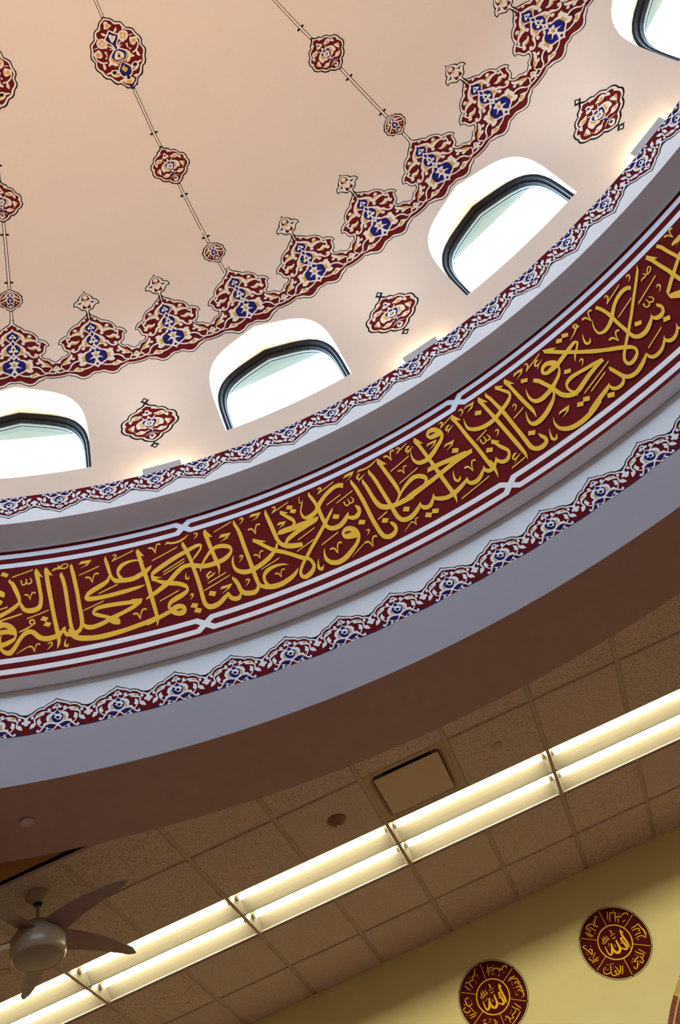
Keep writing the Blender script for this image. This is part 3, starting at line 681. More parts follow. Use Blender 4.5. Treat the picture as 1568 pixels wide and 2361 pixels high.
SMALL = [
[0, 0, 0, 0, 4824, 1, 88, 4813, 0, 495, 4799, 0, 558, 4789, 1, 824, 4783, 0, 990, 4763, 0, 1025, 4756, 1, 1223, 4738, 0, 1213, 4710, 0, 1227, 4700, 1, 1237, 4673, 0, 1071, 4656, 0, 956, 4642, 1, 945, 4633, 0, 556, 4619, 0, 443, 4605, 1, 174, 4587, 0, 0, 4577, 1],
[1, 0, 0, 0, 4810, 1, 408, 4791, 0, 494, 4782, 1, 754, 4774, 0, 891, 4757, 0, 947, 4746, 1, 1100, 4732, 0, 1103, 4708, 0, 1115, 4696, 1, 1133, 4676, 0, 984, 4660, 0, 876, 4646, 1, 540, 4624, 0, 383, 4613, 1, 121, 4595, 0, 0, 4589, 1],
[2, 0, 0, 0, 4797, 1, 349, 4780, 0, 515, 4768, 1, 719, 4763, 0, 834, 4742, 0, 961, 4731, 1, 991, 4711, 0, 986, 4697, 1, 998, 4678, 0, 768, 4651, 0, 467, 4628, 1, 171, 4614, 0, 0, 4602, 1],
[1, 0, 0, 0, 4792, 1, 337, 4769, 0, 520, 4752, 0, 329, 4733, 0, 0, 4729, 1],
[4, 1, 0, 316, 4756, 0, 417, 4750, 0, 303, 4741, 0],
[3, 0, 0, 0, 4780, 1, 269, 4756, 0, 257, 4745, 0, 0, 4729, 1],
[1, 2, 0, -65, 4767, 0, 66, 4765, 0, 156, 4752, 0, -23, 4744, 0, -114, 4753, 0],
[1, 1, 1, 256, 4735, 294, 4745, 566, 4725, 611, 4735, 866, 4712, 897, 4720, 1020, 4714, 1024, 4717],
[4, 1, 0, 500, 4748, 0, 777, 4740, 0, 645, 4732, 0, 488, 4737, 0],
[1, 0, 0, 0, 4745, 1, 290, 4725, 0, 376, 4698, 0, 351, 4671, 0, 0, 4670, 1],
[3, 0, 0, 0, 4739, 1, 268, 4712, 0, 241, 4676, 0, 0, 4675, 1],
[4, 1, 0, 370, 4710, 0, 504, 4692, 0, 288, 4681, 0],
[1, 2, 0, -122, 4707, 0, 46, 4713, 0, 126, 4698, 0, -33, 4689, 0],
[0, 2, 0, -15, 4706, 0, 47, 4700, 0, -28, 4697, 0],
[1, 1, 1, 180, 4723, 234, 4730, 527, 4694, 595, 4703, 815, 4676, 850, 4686, 1003, 4682, 994, 4688],
[1, 1, 0, 525, 4670, 0, 655, 4673, 0, 624, 4663, 0, 536, 4663, 0],
[1, 0, 0, 0, 4681, 1, 292, 4660, 0, 342, 4639, 0, 118, 4621, 0, 0, 4616, 1],
[4, 1, 0, 289, 4646, 0, 267, 4633, 0, 82, 4622, 0, 9, 4626, 0],
[3, 0, 0, 0, 4672, 1, 236, 4653, 0, 232, 4639, 0, 103, 4636, 0, 0, 4641, 1],
[1, 1, 1, -96, 4652, -58, 4654, -34, 4638, 4, 4640],
]
LARGE = [
[0, 0, 0, 0, 6792, 1, 325, 6784, 0, 1108, 6769, 0, 1659, 6742, 1, 2506, 6727, 0, 2896, 6690, 0, 3039, 6685, 1, 3858, 6664, 0, 4071, 6629, 0, 4409, 6603, 1, 4439, 6577, 0, 4140, 6555, 0, 4347, 6527, 1, 4239, 6503, 0, 3819, 6479, 0, 3613, 6451, 1, 3255, 6431, 0, 2744, 6420, 0, 2448, 6393, 1, 2052, 6373, 0, 1400, 6364, 0, 1019, 6338, 1, 814, 6321, 1, 544, 6321, 0, 240, 6312, 1, 0, 6303, 1],
[1, 0, 0, 0, 6782, 1, 909, 6765, 0, 1520, 6737, 1, 2366, 6722, 0, 2698, 6691, 0, 2833, 6680, 1, 3663, 6660, 0, 3894, 6628, 0, 4191, 6603, 1, 4217, 6579, 0, 3942, 6556, 0, 4134, 6526, 1, 4028, 6507, 0, 3640, 6483, 0, 3405, 6455, 1, 3072, 6438, 0, 2592, 6426, 0, 2266, 6400, 1, 1894, 6382, 0, 1293, 6372, 0, 911, 6346, 1, 575, 6331, 0, 0, 6320, 1],
[2, 0, 0, 0, 6773, 1, 921, 6755, 0, 1270, 6729, 0, 2111, 6719, 1, 2449, 6683, 0, 2679, 6674, 1, 3441, 6654, 0, 3613, 6626, 0, 3863, 6604, 1, 3973, 6581, 0, 3705, 6556, 0, 3868, 6531, 1, 3732, 6508, 0, 3320, 6487, 0, 3143, 6461, 1, 2785, 6446, 0, 2377, 6433, 0, 2032, 6407, 1, 1684, 6392, 0, 1185, 6380, 0, 854, 6353, 1, 319, 6336, 0, 0, 6328, 1],
[1, 1, 0, 451, 6578, 0, 1273, 6569, 0, 1779, 6545, 0, 1845, 6528, 0, 2175, 6512, 0, 2075, 6503, 0, 1597, 6507, 0, 1138, 6489, 0, 661, 6492, 0, 1009, 6512, 0, 1362, 6532, 0, 1234, 6555, 0],
[1, 0, 0, 0, 6712, 1, 723, 6688, 0, 1313, 6665, 0, 924, 6640, 0, 461, 6613, 0, 598, 6591, 0, 1333, 6563, 0, 1205, 6530, 0, 697, 6507, 0, 37, 6506, 0, 672, 6482, 0, 1178, 6446, 0, 753, 6405, 0, 1, 6392, 0, 0, 6402, 1],
[3, 0, 0, 0, 6704, 1, 506, 6682, 0, 1091, 6664, 0, 754, 6642, 0, 236, 6616, 0, 302, 6588, 0, 1149, 6559, 0, 1042, 6532, 0, 636, 6514, 0, -25, 6512, 0, 0, 6507, 1],
[4, 1, 0, 1258, 6557, 0, 1412, 6536, 0, 1220, 6514, 0, 601, 6499, 0, 256, 6478, 0, 385, 6502, 0, 998, 6523, 0],
[3, 0, 0, 0, 6501, 1, 494, 6477, 0, 943, 6447, 0, 643, 6412, 0, -13, 6403, 0, 0, 6410, 1],
[3, 2, 0, -343, 6343, 0, 319, 6336, 0, -65, 6321, 0, -350, 6329, 0],
[4, 2, 0, 149, 6480, 0, 116, 6465, 0, 389, 6455, 0, 302, 6440, 0, -154, 6432, 0, -328, 6446, 0, -480, 6462, 0, -182, 6473, 0],
[1, 2, 0, -361, 6678, 0, -31, 6683, 0, 329, 6668, 0, 723, 6667, 0, 414, 6648, 0, -231, 6633, 0, -369, 6650, 0],
[4, 2, 0, -115, 6665, 0, 197, 6663, 0, -34, 6650, 0],
[1, 2, 0, -352, 6571, 0, 46, 6577, 0, 440, 6566, 0, 758, 6548, 0, 673, 6528, 0, 23, 6516, 0, -655, 6525, 0, -846, 6543, 0],
[4, 2, 0, -98, 6564, 0, 257, 6561, 0, 168, 6547, 0, -162, 6553, 0],
[4, 2, 0, -367, 6528, 0, 431, 6530, 0, 46, 6518, 0, -373, 6521, 0],
[0, 2, 0, -107, 6552, 0, 175, 6542, 0, -30, 6535, 0, -281, 6542, 0],
[1, 1, 0, 1065, 6662, 0, 1552, 6678, 0, 2228, 6677, 0, 2714, 6662, 0, 2697, 6640, 0, 2321, 6622, 0, 1720, 6617, 0, 1395, 6612, 0, 1099, 6632, 0, 975, 6644, 0],
[4, 1, 0, 1562, 6668, 0, 2122, 6669, 0, 2441, 6651, 0, 2147, 6634, 0, 1599, 6629, 0, 1360, 6647, 0],
[1, 1, 1, 1365, 6654, 1448, 6659, 2184, 6638, 2268, 6643],
[1, 1, 1, 2041, 6670, 2202, 6668, 1542, 6630, 1701, 6627],
[1, 1, 1, 214, 6581, 22, 6586, 667, 6603, 491, 6609, 1172, 6619, 1047, 6625],
[1, 1, 1, 548, 6593, 524, 6600, 1113, 6598, 1100, 6602],
[1, 2, 0, -278, 6760, 0, 250, 6758, 0, 423, 6739, 0, 782, 6730, 0, 309, 6720, 0, -144, 6717, 0, -648, 6726, 0, -413, 6739, 0],
[4, 2, 0, -83, 6749, 0, 220, 6740, 0, 334, 6722, 0, -119, 6719, 0, -169, 6731, 0],
[1, 1, 0, 2707, 6620, 0, 3203, 6616, 0, 3781, 6608, 0, 3755, 6591, 0, 3378, 6577, 0, 2732, 6569, 0, 2451, 6589, 0],
[4, 1, 0, 3070, 6606, 0, 3454, 6599, 0, 3296, 6581, 0, 2832, 6587, 0],
[4, 1, 0, 2735, 6609, 0, 2722, 6589, 0, 2756, 6576, 0, 2560, 6587, 0],
[1, 1, 1, 3620, 6587, 3783, 6586, 3399, 6562, 3581, 6557, 2794, 6540, 2914, 6531, 2086, 6533, 2136, 6525],
[1, 1, 0, 2800, 6537, 0, 3021, 6517, 0, 3030, 6490, 0, 2603, 6504, 0],
[1, 1, 1, 2750, 6631, 2761, 6637, 3415, 6630, 3423, 6634],
[1, 1, 1, 1692, 6598, 2055, 6596, 1724, 6575, 1894, 6575, 1799, 6562, 1894, 6562],
[1, 1, 0, 1981, 6562, 0, 2186, 6562, 0, 2144, 6551, 0, 1934, 6553, 0],
[1, 1, 0, 1062, 6458, 0, 1574, 6470, 0, 2096, 6471, 0, 2270, 6441, 0, 1817, 6422, 0, 1255, 6417, 0, 836, 6425, 0],
[0, 1, 0, 1476, 6461, 0, 1997, 6462, 0, 1906, 6442, 0, 1437, 6446, 0],
[4, 1, 0, 1437, 6446, 0, 1652, 6436, 0, 1250, 6423, 0, 935, 6429, 0],
[1, 1, 0, 2152, 6465, 0, 3039, 6463, 0, 2678, 6454, 0, 2211, 6453, 0],
[1, 1, 0, 2271, 6695, 0, 2412, 6695, 0, 2285, 6676, 0, 2061, 6675, 0],
[1, 1, 0, 698, 6686, 0, 962, 6701, 0, 1381, 6707, 0, 1204, 6688, 0],
[1, 1, 0, 869, 6392, 0, 1472, 6390, 0, 1086, 6376, 0, 879, 6380, 0],
[1, 2, 0, -822, 6396, 0, -223, 6407, 0, 360, 6390, 0, 741, 6366, 0, 158, 6344, 0, -483, 6354, 0, -854, 6366, 0],
[4, 2, 0, -536, 6374, 0, 339, 6363, 0, -173, 6348, 0, -587, 6356, 0],
[0, 1, 0, -20, 6408, 0, 151, 6394, 0, -134, 6378, 0, -253, 6391, 0],
]
BORDER = [
[0, 0, 0, 0, 553, 1, -154, 539, 0, -337, 528, 0, -598, 514, 0, -774, 498, 1, -917, 498, 0, -1115, 491, 0, -1299, 479, 0, -1430, 465, 1, -1568, 459, 0, -1777, 452, 0, -1777, 441, 1, -1777, 300, 1, 0, 304, 1],
[1, 0, 0, 0, 543, 1, -148, 531, 0, -335, 520, 0, -587, 508, 0, -777, 488, 1, -925, 490, 0, -1096, 483, 0, -1268, 471, 0, -1395, 454, 1, -1520, 451, 0, -1637, 442, 0, -1777, 431, 1, -1777, 300, 1, 0, 305, 1],
[2, 0, 0, 0, 524, 1, -118, 516, 0, -342, 505, 0, -568, 493, 0, -743, 476, 1, -901, 478, 0, -1064, 473, 0, -1215, 463, 0, -1330, 445, 1, -1480, 440, 0, -1613, 430, 0, -1777, 415, 1, -1777, 300, 1, 0, 305, 1],
[1, 1, 0, -1790, 434, 0, -1663, 423, 0, -1686, 412, 0, -1630, 407, 0, -1533, 402, 0, -1518, 392, 0, -1578, 384, 0, -1654, 386, 0, -1650, 377, 0, -1723, 370, 0, -1811, 372, 0, -1815, 382, 0],
[3, 1, 0, -1560, 305, 1, -1373, 320, 1, -1222, 321, 1, -1088, 305, 1],
[1, 1, 1, -1234, 318, -1113, 330, -1143, 306, -1094, 322, -994, 309, -1029, 318, -859, 325, -922, 333, -719, 345, -785, 356, -562, 354, -601, 372, -370, 355, -351, 372, -142, 344, -103, 358],
[3, 1, 0, -948, 307, 1, -819, 325, 1, -725, 332, 1, -722, 305, 1],
[3, 1, 0, -710, 335, 0, -544, 347, 0, -377, 348, 0, -141, 339, 0, -241, 323, 0, -397, 320, 0, -587, 331, 0],
[1, 1, 0, -736, 305, 0, -644, 319, 0, -614, 336, 0, -524, 324, 0, -401, 319, 0, -287, 311, 0, -337, 302, 0, -528, 302, 0, -667, 301, 0],
[0, 1, 0, -630, 309, 0, -541, 317, 0, -433, 317, 0, -359, 309, 0, -435, 306, 0, -539, 308, 0],
[1, 1, 1, -90, 367, -35, 368, -79, 346, -9, 343, -156, 327, -102, 321, -312, 309, -265, 302],
[1, 1, 1, -737, 330, -728, 334, -663, 327, -654, 331],
[1, 0, 0, 0, 480, 1, 0, 461, 0, -105, 448, 0, -302, 437, 0, -490, 429, 0, -609, 413, 0, -641, 392, 0, -580, 374, 0, -765, 366, 0, -815, 358, 0, -761, 336, 1, -607, 354, 0, -350, 358, 0, -131, 348, 0, 0, 325, 1],
[5, 1, 0, -331, 410, 0, -425, 406, 0, -484, 395, 0, -450, 382, 0, -517, 367, 0, -404, 368, 0, -272, 366, 0, -341, 381, 0, -354, 397, 0],
[3, 0, 0, 0, 454, 1, -107, 437, 0, -244, 422, 0, -336, 409, 0, -331, 390, 0, -259, 371, 0, -129, 358, 0, 0, 354, 1],
[1, 1, 1, 53, 463, -29, 459, 16, 475, -54, 468, -79, 487, -119, 476, -170, 490, -184, 477],
[1, 1, 0, -274, 481, 0, -210, 487, 0, -121, 483, 0, -95, 472, 0, -182, 466, 0, -264, 472, 0],
[1, 1, 0, -131, 495, 0, -35, 505, 0, 100, 503, 0, 154, 493, 0, 50, 485, 0, -64, 484, 0],
[3, 1, 0, -34, 493, 0, 37, 495, 0, 73, 488, 0, 10, 486, 0],
[1, 1, 1, -106, 419, -166, 414, -185, 435, -226, 428, -329, 447, -354, 439, -532, 457, -545, 447, -751, 461, -747, 451, -914, 458, -886, 444],
[1, 1, 1, -795, 453, -730, 438, -970, 437, -932, 426, -1205, 427, -1159, 416, -1338, 408, -1255, 404, -1314, 381, -1224, 383, -1288, 362, -1213, 363],
[1, 1, 0, -1033, 453, 0, -915, 456, 0, -733, 451, 0, -748, 435, 0, -878, 428, 0, -1024, 424, 0, -1178, 418, 0, -1234, 428, 0],
[5, 1, 0, -1255, 436, 0, -1155, 448, 0, -1035, 452, 0, -908, 440, 0, -1023, 435, 0, -1165, 434, 0],
[1, 2, 0, -186, 429, 0, -66, 422, 0, 19, 423, 0, 151, 415, 0, 288, 400, 0, 196, 387, 0, 176, 375, 0, 44, 377, 0, -38, 377, 0, -110, 391, 0, -237, 400, 0, -122, 406, 0],
[0, 2, 0, -67, 401, 0, 22, 404, 0, 133, 394, 0, 82, 385, 0, -7, 383, 0, -77, 393, 0],
[1, 1, 0, -544, 471, 0, -461, 476, 0, -365, 471, 0, -343, 458, 0, -429, 451, 0, -526, 457, 0],
[1, 1, 0, -1473, 434, 0, -1407, 436, 0, -1327, 429, 0, -1356, 413, 0, -1453, 412, 0, -1501, 422, 0],
[1, 1, 0, -1164, 391, 0, -1095, 402, 0, -965, 410, 0, -975, 396, 0, -912, 378, 0, -942, 366, 0, -1046, 363, 0, -1134, 371, 0],
[1, 1, 1, -1159, 371, -1068, 376, -1084, 356, -1034, 360, -997, 343, -963, 350, -865, 334, -842, 341],
[1, 1, 0, -1576, 338, 1, -1543, 360, 0, -1446, 377, 0, -1310, 377, 0, -1251, 363, 0, -1327, 349, 0, -1451, 343, 0],
]
LETTERS = [
[3, -2377, 1631, -2362, 1668, -2322, 1638, -2337, 1603],
[2, -2306, 1591, -2299, 1606, -2162, 1659, -2170, 1643],
[0, -2247, 1547, -2249, 1555, -2246, 1549, -2237, 1555, -2244, 1525, -2236, 1526, -2236, 1499, -2233, 1512, -2216, 1500, -2221, 1513, -2204, 1528, -2213, 1533, -2207, 1563, -2215, 1563],
[0, -2212, 1528, -2205, 1533, -2202, 1502, -2199, 1515, -2182, 1503, -2187, 1518, -2170, 1528, -2178, 1530, -2181, 1568, -2187, 1564],
[0, -2317, 1584, -2314, 1583, -2325, 1554, -2310, 1564, -2309, 1519, -2288, 1539, -2290, 1451, -2264, 1465, -2271, 1383, -2247, 1391, -2262, 1343, -2244, 1338, -2268, 1327, -2253, 1302, -2295, 1299, -2280, 1265, -2338, 1262, -2326, 1227, -2385, 1233, -2372, 1195],
[0, -2254, 1339, -2248, 1341, -2253, 1314, -2239, 1320, -2248, 1280, -2228, 1295, -2230, 1236, -2215, 1267, -2196, 1210, -2194, 1258, -2156, 1207, -2165, 1258, -2118, 1234, -2140, 1270, -2106, 1293, -2130, 1305, -2104, 1353, -2128, 1356, -2113, 1448, -2136, 1447, -2119, 1532, -2146, 1529, -2128, 1600, -2155, 1596, -2137, 1627, -2155, 1630, -2142, 1661, -2144, 1662],
[3, -2157, 1619, -2142, 1661, -2100, 1553, -2123, 1570, -2139, 1586],
[1, -2222, 1393, -2223, 1398, -2214, 1387, -2213, 1406, -2201, 1383, -2194, 1392, -2187, 1339, -2183, 1341],
[1, -2183, 1338, -2186, 1339, -2177, 1378, -2183, 1383, -2167, 1403, -2172, 1415, -2156, 1398, -2153, 1413, -2156, 1395, -2150, 1397],
[4, -2380, 1472, -2363, 1465, -2347, 1444, -2345, 1424, -2351, 1397, -2365, 1408, -2379, 1415],
[4, -2378, 1376, -2357, 1359, -2367, 1333, -2377, 1323],
[3, -2375, 1288, -2324, 1306, -2329, 1288, -2375, 1275],
[3, -2373, 1176, -2361, 1184, -2235, 1221, -2241, 1204, -2373, 1161],
[4, -2374, 1155, -2351, 1154, -2320, 1142, -2293, 1113, -2273, 1072, -2267, 1029, -2271, 990, -2286, 960, -2318, 934, -2350, 920, -2370, 913],
[5, -2368, 1095, -2353, 1104, -2337, 1098, -2320, 1080, -2343, 1084, -2368, 1083],
[5, -2356, 1033, -2329, 1036, -2299, 1027, -2280, 1012, -2292, 994, -2319, 980, -2357, 968],
[5, -2372, 1040, -2363, 1037, -2366, 1019, -2371, 995],
[0, -2374, 930, -2363, 939, -2360, 888, -2347, 906, -2334, 852, -2326, 889, -2301, 843, -2314, 888, -2278, 873, -2299, 904, -2258, 917, -2279, 941, -2240, 962, -2259, 987, -2218, 996, -2234, 1030, -2192, 1010, -2200, 1054, -2177, 1005, -2167, 1045, -2162, 982, -2143, 1015, -2140, 949, -2125, 988, -2105, 924, -2101, 970, -2067, 918, -2072, 967, -2031, 928, -2040, 971, -2001, 944, -2016, 981, -1983, 977, -1998, 1000, -1973, 1003, -1986, 1020, -1969, 1026, -1971, 1029],
[0, -2078, 1657, -2076, 1655, -2091, 1633, -2069, 1629, -2089, 1564, -2062, 1565, -2080, 1444, -2052, 1445, -2065, 1282, -2038, 1283, -2050, 1137, -2025, 1138, -2037, 1012, -2010, 1014, -2028, 944, -2003, 944, -2024, 896, -2005, 890, -2026, 858, -2017, 852, -2028, 840, -2026, 838],
[3, -2091, 1622, -2076, 1659, -2036, 1556, -2058, 1566, -2077, 1577],
[0, -1977, 1580, -1975, 1579, -1992, 1550, -1970, 1548, -1986, 1511, -1961, 1518, -1974, 1428, -1949, 1430, -1967, 1330, -1942, 1330, -1960, 1217, -1936, 1216, -1953, 1107, -1930, 1106, -1947, 1025, -1924, 1027, -1937, 964, -1915, 978, -1919, 933, -1901, 959],
[0, -1971, 1028, -1969, 1027, -1984, 984, -1967, 984, -1972, 937, -1957, 970, -1941, 924, -1941, 965, -1915, 919, -1913, 965, -1905, 912, -1896, 954],
[0, -1908, 1652, -1906, 1651, -1921, 1618, -1900, 1616, -1915, 1541, -1889, 1544, -1905, 1438, -1879, 1440, -1895, 1327, -1870, 1327, -1889, 1224, -1864, 1224, -1882, 1124, -1856, 1123, -1879, 1050, -1852, 1045, -1881, 1015, -1858, 998, -1892, 985, -1878, 959, -1913, 971, -1906, 941, -1928, 966, -1926, 945],
[3, -2259, 1036, -2250, 1051, -2209, 1073, -2172, 1096, -2165, 1089, -2203, 1056, -2236, 1043],
[0, -2171, 1105, -2173, 1093, -2183, 1111, -2191, 1104, -2183, 1128, -2191, 1140, -2169, 1133, -2167, 1148, -2165, 1120, -2155, 1119, -2170, 1096, -2160, 1104, -2151, 1093, -2152, 1106],
[3, -2125, 1126, -2106, 1161, -2071, 1135, -2090, 1104],
[3, -2108, 1071, -2088, 1105, -2055, 1081, -2071, 1047],
[2, -2209, 1151, -2202, 1165, -2066, 1216, -2073, 1202],
[1, -2198, 893, -2199, 898, -2190, 887, -2189, 905, -2178, 883, -2170, 891, -2164, 841, -2159, 842],
[1, -2160, 840, -2163, 841, -2154, 878, -2160, 883, -2144, 902, -2149, 913, -2133, 897, -2130, 911, -2133, 894, -2127, 895],
[0, -2271, 844, -2272, 846, -2234, 868, -2238, 877, -2195, 894, -2198, 902],
[0, -2083, 889, -2085, 893, -2067, 896, -2070, 910, -2062, 894, -2052, 900, -2063, 879, -2056, 870, -2089, 842, -2089, 840],
[0, -1967, 917, -1966, 916, -1981, 891, -1973, 886, -1985, 851, -1971, 856, -1964, 835, -1970, 856, -1954, 864, -1956, 866],
[0, -2040, 1601, -2041, 1604, -2024, 1608, -2030, 1628, -2006, 1615, -2008, 1635, -1987, 1612, -1986, 1633, -1950, 1605, -1953, 1621, -1928, 1632, -1936, 1639, -1938, 1662, -1940, 1651, -1963, 1664, -1960, 1653, -1988, 1639, -1980, 1630, -1982, 1609, -1980, 1609],
[0, -1999, 1659, -1990, 1657, -2000, 1637, -1990, 1643, -1988, 1616, -1981, 1628],
[3, -1862, 1628, -1842, 1659, -1769, 1655, -1800, 1603, -1857, 1582, -1820, 1605, -1799, 1625, -1838, 1627],
[2, -1865, 1505, -1858, 1520, -1720, 1576, -1728, 1561],
[1, -1825, 1468, -1826, 1473, -1814, 1462, -1814, 1484, -1798, 1458, -1790, 1470, -1782, 1408, -1776, 1411],
[1, -1777, 1407, -1780, 1409, -1768, 1456, -1775, 1461, -1754, 1487, -1759, 1501, -1739, 1483, -1735, 1501, -1739, 1479, -1732, 1481],
[0, -1676, 1664, -1674, 1663, -1687, 1629, -1668, 1628, -1683, 1575, -1659, 1579, -1674, 1505, -1652, 1510, -1665, 1448, -1647, 1454, -1655, 1403, -1637, 1421, -1631, 1358, -1620, 1400, -1591, 1344, -1589, 1390, -1545, 1335, -1546, 1385, -1497, 1337, -1504, 1386, -1443, 1363, -1455, 1410, -1410, 1387, -1423, 1427, -1385, 1416, -1397, 1444, -1372, 1453, -1373, 1456],
[0, -1421, 1522, -1421, 1519, -1463, 1552, -1465, 1534, -1515, 1563, -1512, 1536, -1566, 1551, -1556, 1515, -1602, 1514, -1582, 1483, -1614, 1460, -1596, 1455, -1607, 1407, -1587, 1420, -1591, 1367, -1571, 1389],
[0, -1451, 1666, -1449, 1665, -1465, 1634, -1446, 1634, -1460, 1562, -1433, 1567, -1449, 1442, -1422, 1446, -1437, 1342, -1409, 1346, -1428, 1218, -1400, 1219, -1419, 1096, -1392, 1098, -1411, 996, -1386, 996, -1405, 921, -1384, 918, -1403, 881, -1391, 876, -1407, 848, -1405, 847],
[3, -1464, 1631, -1450, 1667, -1411, 1567, -1435, 1582, -1458, 1606],
[0, -1667, 1453, -1660, 1448, -1671, 1441, -1661, 1433, -1686, 1410, -1671, 1383, -1723, 1387, -1709, 1343, -1780, 1354, -1766, 1309, -1819, 1321, -1802, 1285, -1834, 1281, -1820, 1262],
[0, -1837, 1286, -1830, 1288, -1837, 1251, -1821, 1270, -1815, 1226, -1812, 1273, -1766, 1220, -1768, 1264, -1693, 1220, -1696, 1262, -1601, 1226, -1605, 1269, -1524, 1236, -1527, 1273, -1471, 1248, -1474, 1274, -1437, 1268, -1438, 1271],
[2, -1749, 1275, -1741, 1292, -1611, 1345, -1619, 1328],
[2, -1854, 1139, -1847, 1154, -1713, 1208, -1721, 1193],
[3, -1467, 1141, -1480, 1098, -1509, 1083, -1542, 1109, -1559, 1131, -1538, 1157],
[0, -1488, 1144, -1485, 1105, -1505, 1144, -1504, 1102, -1558, 1151, -1559, 1111, -1630, 1162, -1630, 1121, -1703, 1167, -1700, 1126, -1758, 1163, -1752, 1125, -1788, 1141, -1774, 1114, -1798, 1100, -1782, 1101, -1781, 1070, -1772, 1101, -1746, 1045, -1739, 1078, -1713, 1025, -1705, 1055, -1683, 988, -1669, 1028],
[0, -1492, 1119, -1484, 1093, -1539, 1097, -1530, 1060, -1606, 1066, -1598, 1029, -1680, 1039, -1670, 998, -1731, 1012, -1721, 973, -1773, 998, -1766, 957, -1805, 994, -1803, 950, -1831, 1002, -1840, 961, -1847, 1015, -1862, 995, -1860, 1033, -1868, 1026],
[4, -1695, 990, -1679, 964, -1656, 949, -1635, 945, -1628, 960, -1628, 987, -1641, 1010, -1664, 1020, -1689, 1018],
[1, -1544, 1006, -1545, 1011, -1534, 1000, -1533, 1021, -1518, 997, -1509, 1007, -1503, 946, -1498, 948],
[1, -1498, 945, -1502, 946, -1489, 993, -1496, 999, -1474, 1025, -1480, 1038, -1460, 1021, -1456, 1038, -1460, 1017, -1453, 1018],
[0, -1630, 1645, -1631, 1649, -1617, 1648, -1619, 1663, -1607, 1648, -1602, 1659, -1608, 1640, -1600, 1630, -1626, 1612, -1621, 1602, -1633, 1599, -1630, 1593],
[2, -1640, 1585, -1633, 1601, -1477, 1666, -1485, 1650],
[0, -1942, 925, -1918, 963, -1911, 884, -1897, 928, -1859, 859, -1856, 909, -1789, 846, -1790, 894, -1719, 845, -1723, 893, -1614, 857, -1619, 900, -1506, 875, -1512, 917, -1433, 891, -1440, 932, -1397, 902, -1402, 941, -1369, 905, -1372, 942],
[0, -1957, 989, -1939, 1002, -1949, 951, -1923, 971, -1937, 920, -1910, 944],
[0, -1871, 1008, -1862, 999, -1878, 1002, -1863, 986, -1892, 974, -1877, 950, -1908, 960, -1904, 929, -1919, 971, -1926, 943],
[1, -1378, 1636, -1379, 1641, -1368, 1629, -1367, 1652, -1352, 1624, -1343, 1636, -1336, 1570, -1330, 1574],
[1, -1331, 1570, -1334, 1571, -1322, 1621, -1329, 1626, -1309, 1653, -1314, 1667, -1295, 1647, -1291, 1667, -1295, 1644, -1288, 1646],
[0, -1259, 1627, -1260, 1629, -1239, 1635, -1241, 1660, -1207, 1620, -1206, 1643, -1162, 1618, -1164, 1641, -1118, 1637, -1123, 1655, -1081, 1676, -1082, 1678],
[0, -1046, 1658, -1047, 1662, -1035, 1658, -1035, 1677, -1030, 1657, -1017, 1661, -1032, 1641, -1026, 1630, -1055, 1611, -1054, 1609],
[2, -1369, 1490, -1361, 1506, -1173, 1583, -1182, 1567],
[0, -1377, 1325, -1388, 1324, -1377, 1337, -1390, 1348, -1363, 1349, -1378, 1385, -1318, 1378, -1331, 1422, -1244, 1422, -1255, 1467, -1179, 1455, -1188, 1500, -1126, 1476, -1133, 1518, -1080, 1496, -1087, 1537, -1040, 1510, -1043, 1547, -1027, 1510, -1011, 1532, -1026, 1496, -1015, 1485, -1050, 1460, -1041, 1443, -1079, 1424, -1070, 1408, -1098, 1389, -1095, 1383],
[0, -1389, 1299, -1393, 1333, -1376, 1302, -1375, 1336, -1351, 1299, -1349, 1318, -1320, 1297, -1319, 1299],
[0, -1393, 1294, -1386, 1319, -1365, 1271, -1357, 1297, -1325, 1228, -1315, 1266, -1275, 1196, -1267, 1241, -1227, 1172, -1216, 1213, -1190, 1139, -1173, 1171, -1178, 1123, -1160, 1125, -1184, 1109, -1169, 1083, -1214, 1095, -1202, 1051, -1261, 1076, -1249, 1030, -1299, 1049, -1283, 1015, -1317, 1007, -1299, 994, -1316, 972, -1295, 973],
[4, -1311, 958, -1293, 984, -1262, 998, -1230, 993, -1208, 968, -1201, 935, -1210, 896, -1231, 881, -1256, 884, -1282, 901, -1304, 931],
[5, -1268, 942, -1247, 949, -1226, 940, -1238, 932, -1253, 933],
[0, -1306, 969, -1297, 930, -1344, 954, -1335, 916, -1392, 936, -1384, 897, -1437, 922, -1429, 881, -1473, 916, -1466, 872],
[0, -1444, 1117, -1447, 1128, -1409, 1128, -1418, 1160, -1373, 1142, -1384, 1181, -1327, 1172, -1341, 1213, -1280, 1205, -1297, 1247, -1240, 1251, -1258, 1290, -1197, 1296, -1213, 1337, -1159, 1324, -1166, 1368, -1118, 1322, -1114, 1365, -1079, 1295, -1069, 1341, -1041, 1272, -1035, 1320, -993, 1262, -993, 1311, -936, 1263, -941, 1312, -876, 1279, -886, 1324, -833, 1317, -848, 1348, -813, 1369, -829, 1375, -822, 1424, -839, 1393, -865, 1462, -873, 1416, -912, 1471, -910, 1428, -954, 1453, -944, 1420, -994, 1405, -981, 1382, -1028, 1351, -1018, 1335, -1053, 1300, -1044, 1289, -1061, 1272, -1051, 1265, -1063, 1247, -1061, 1246],
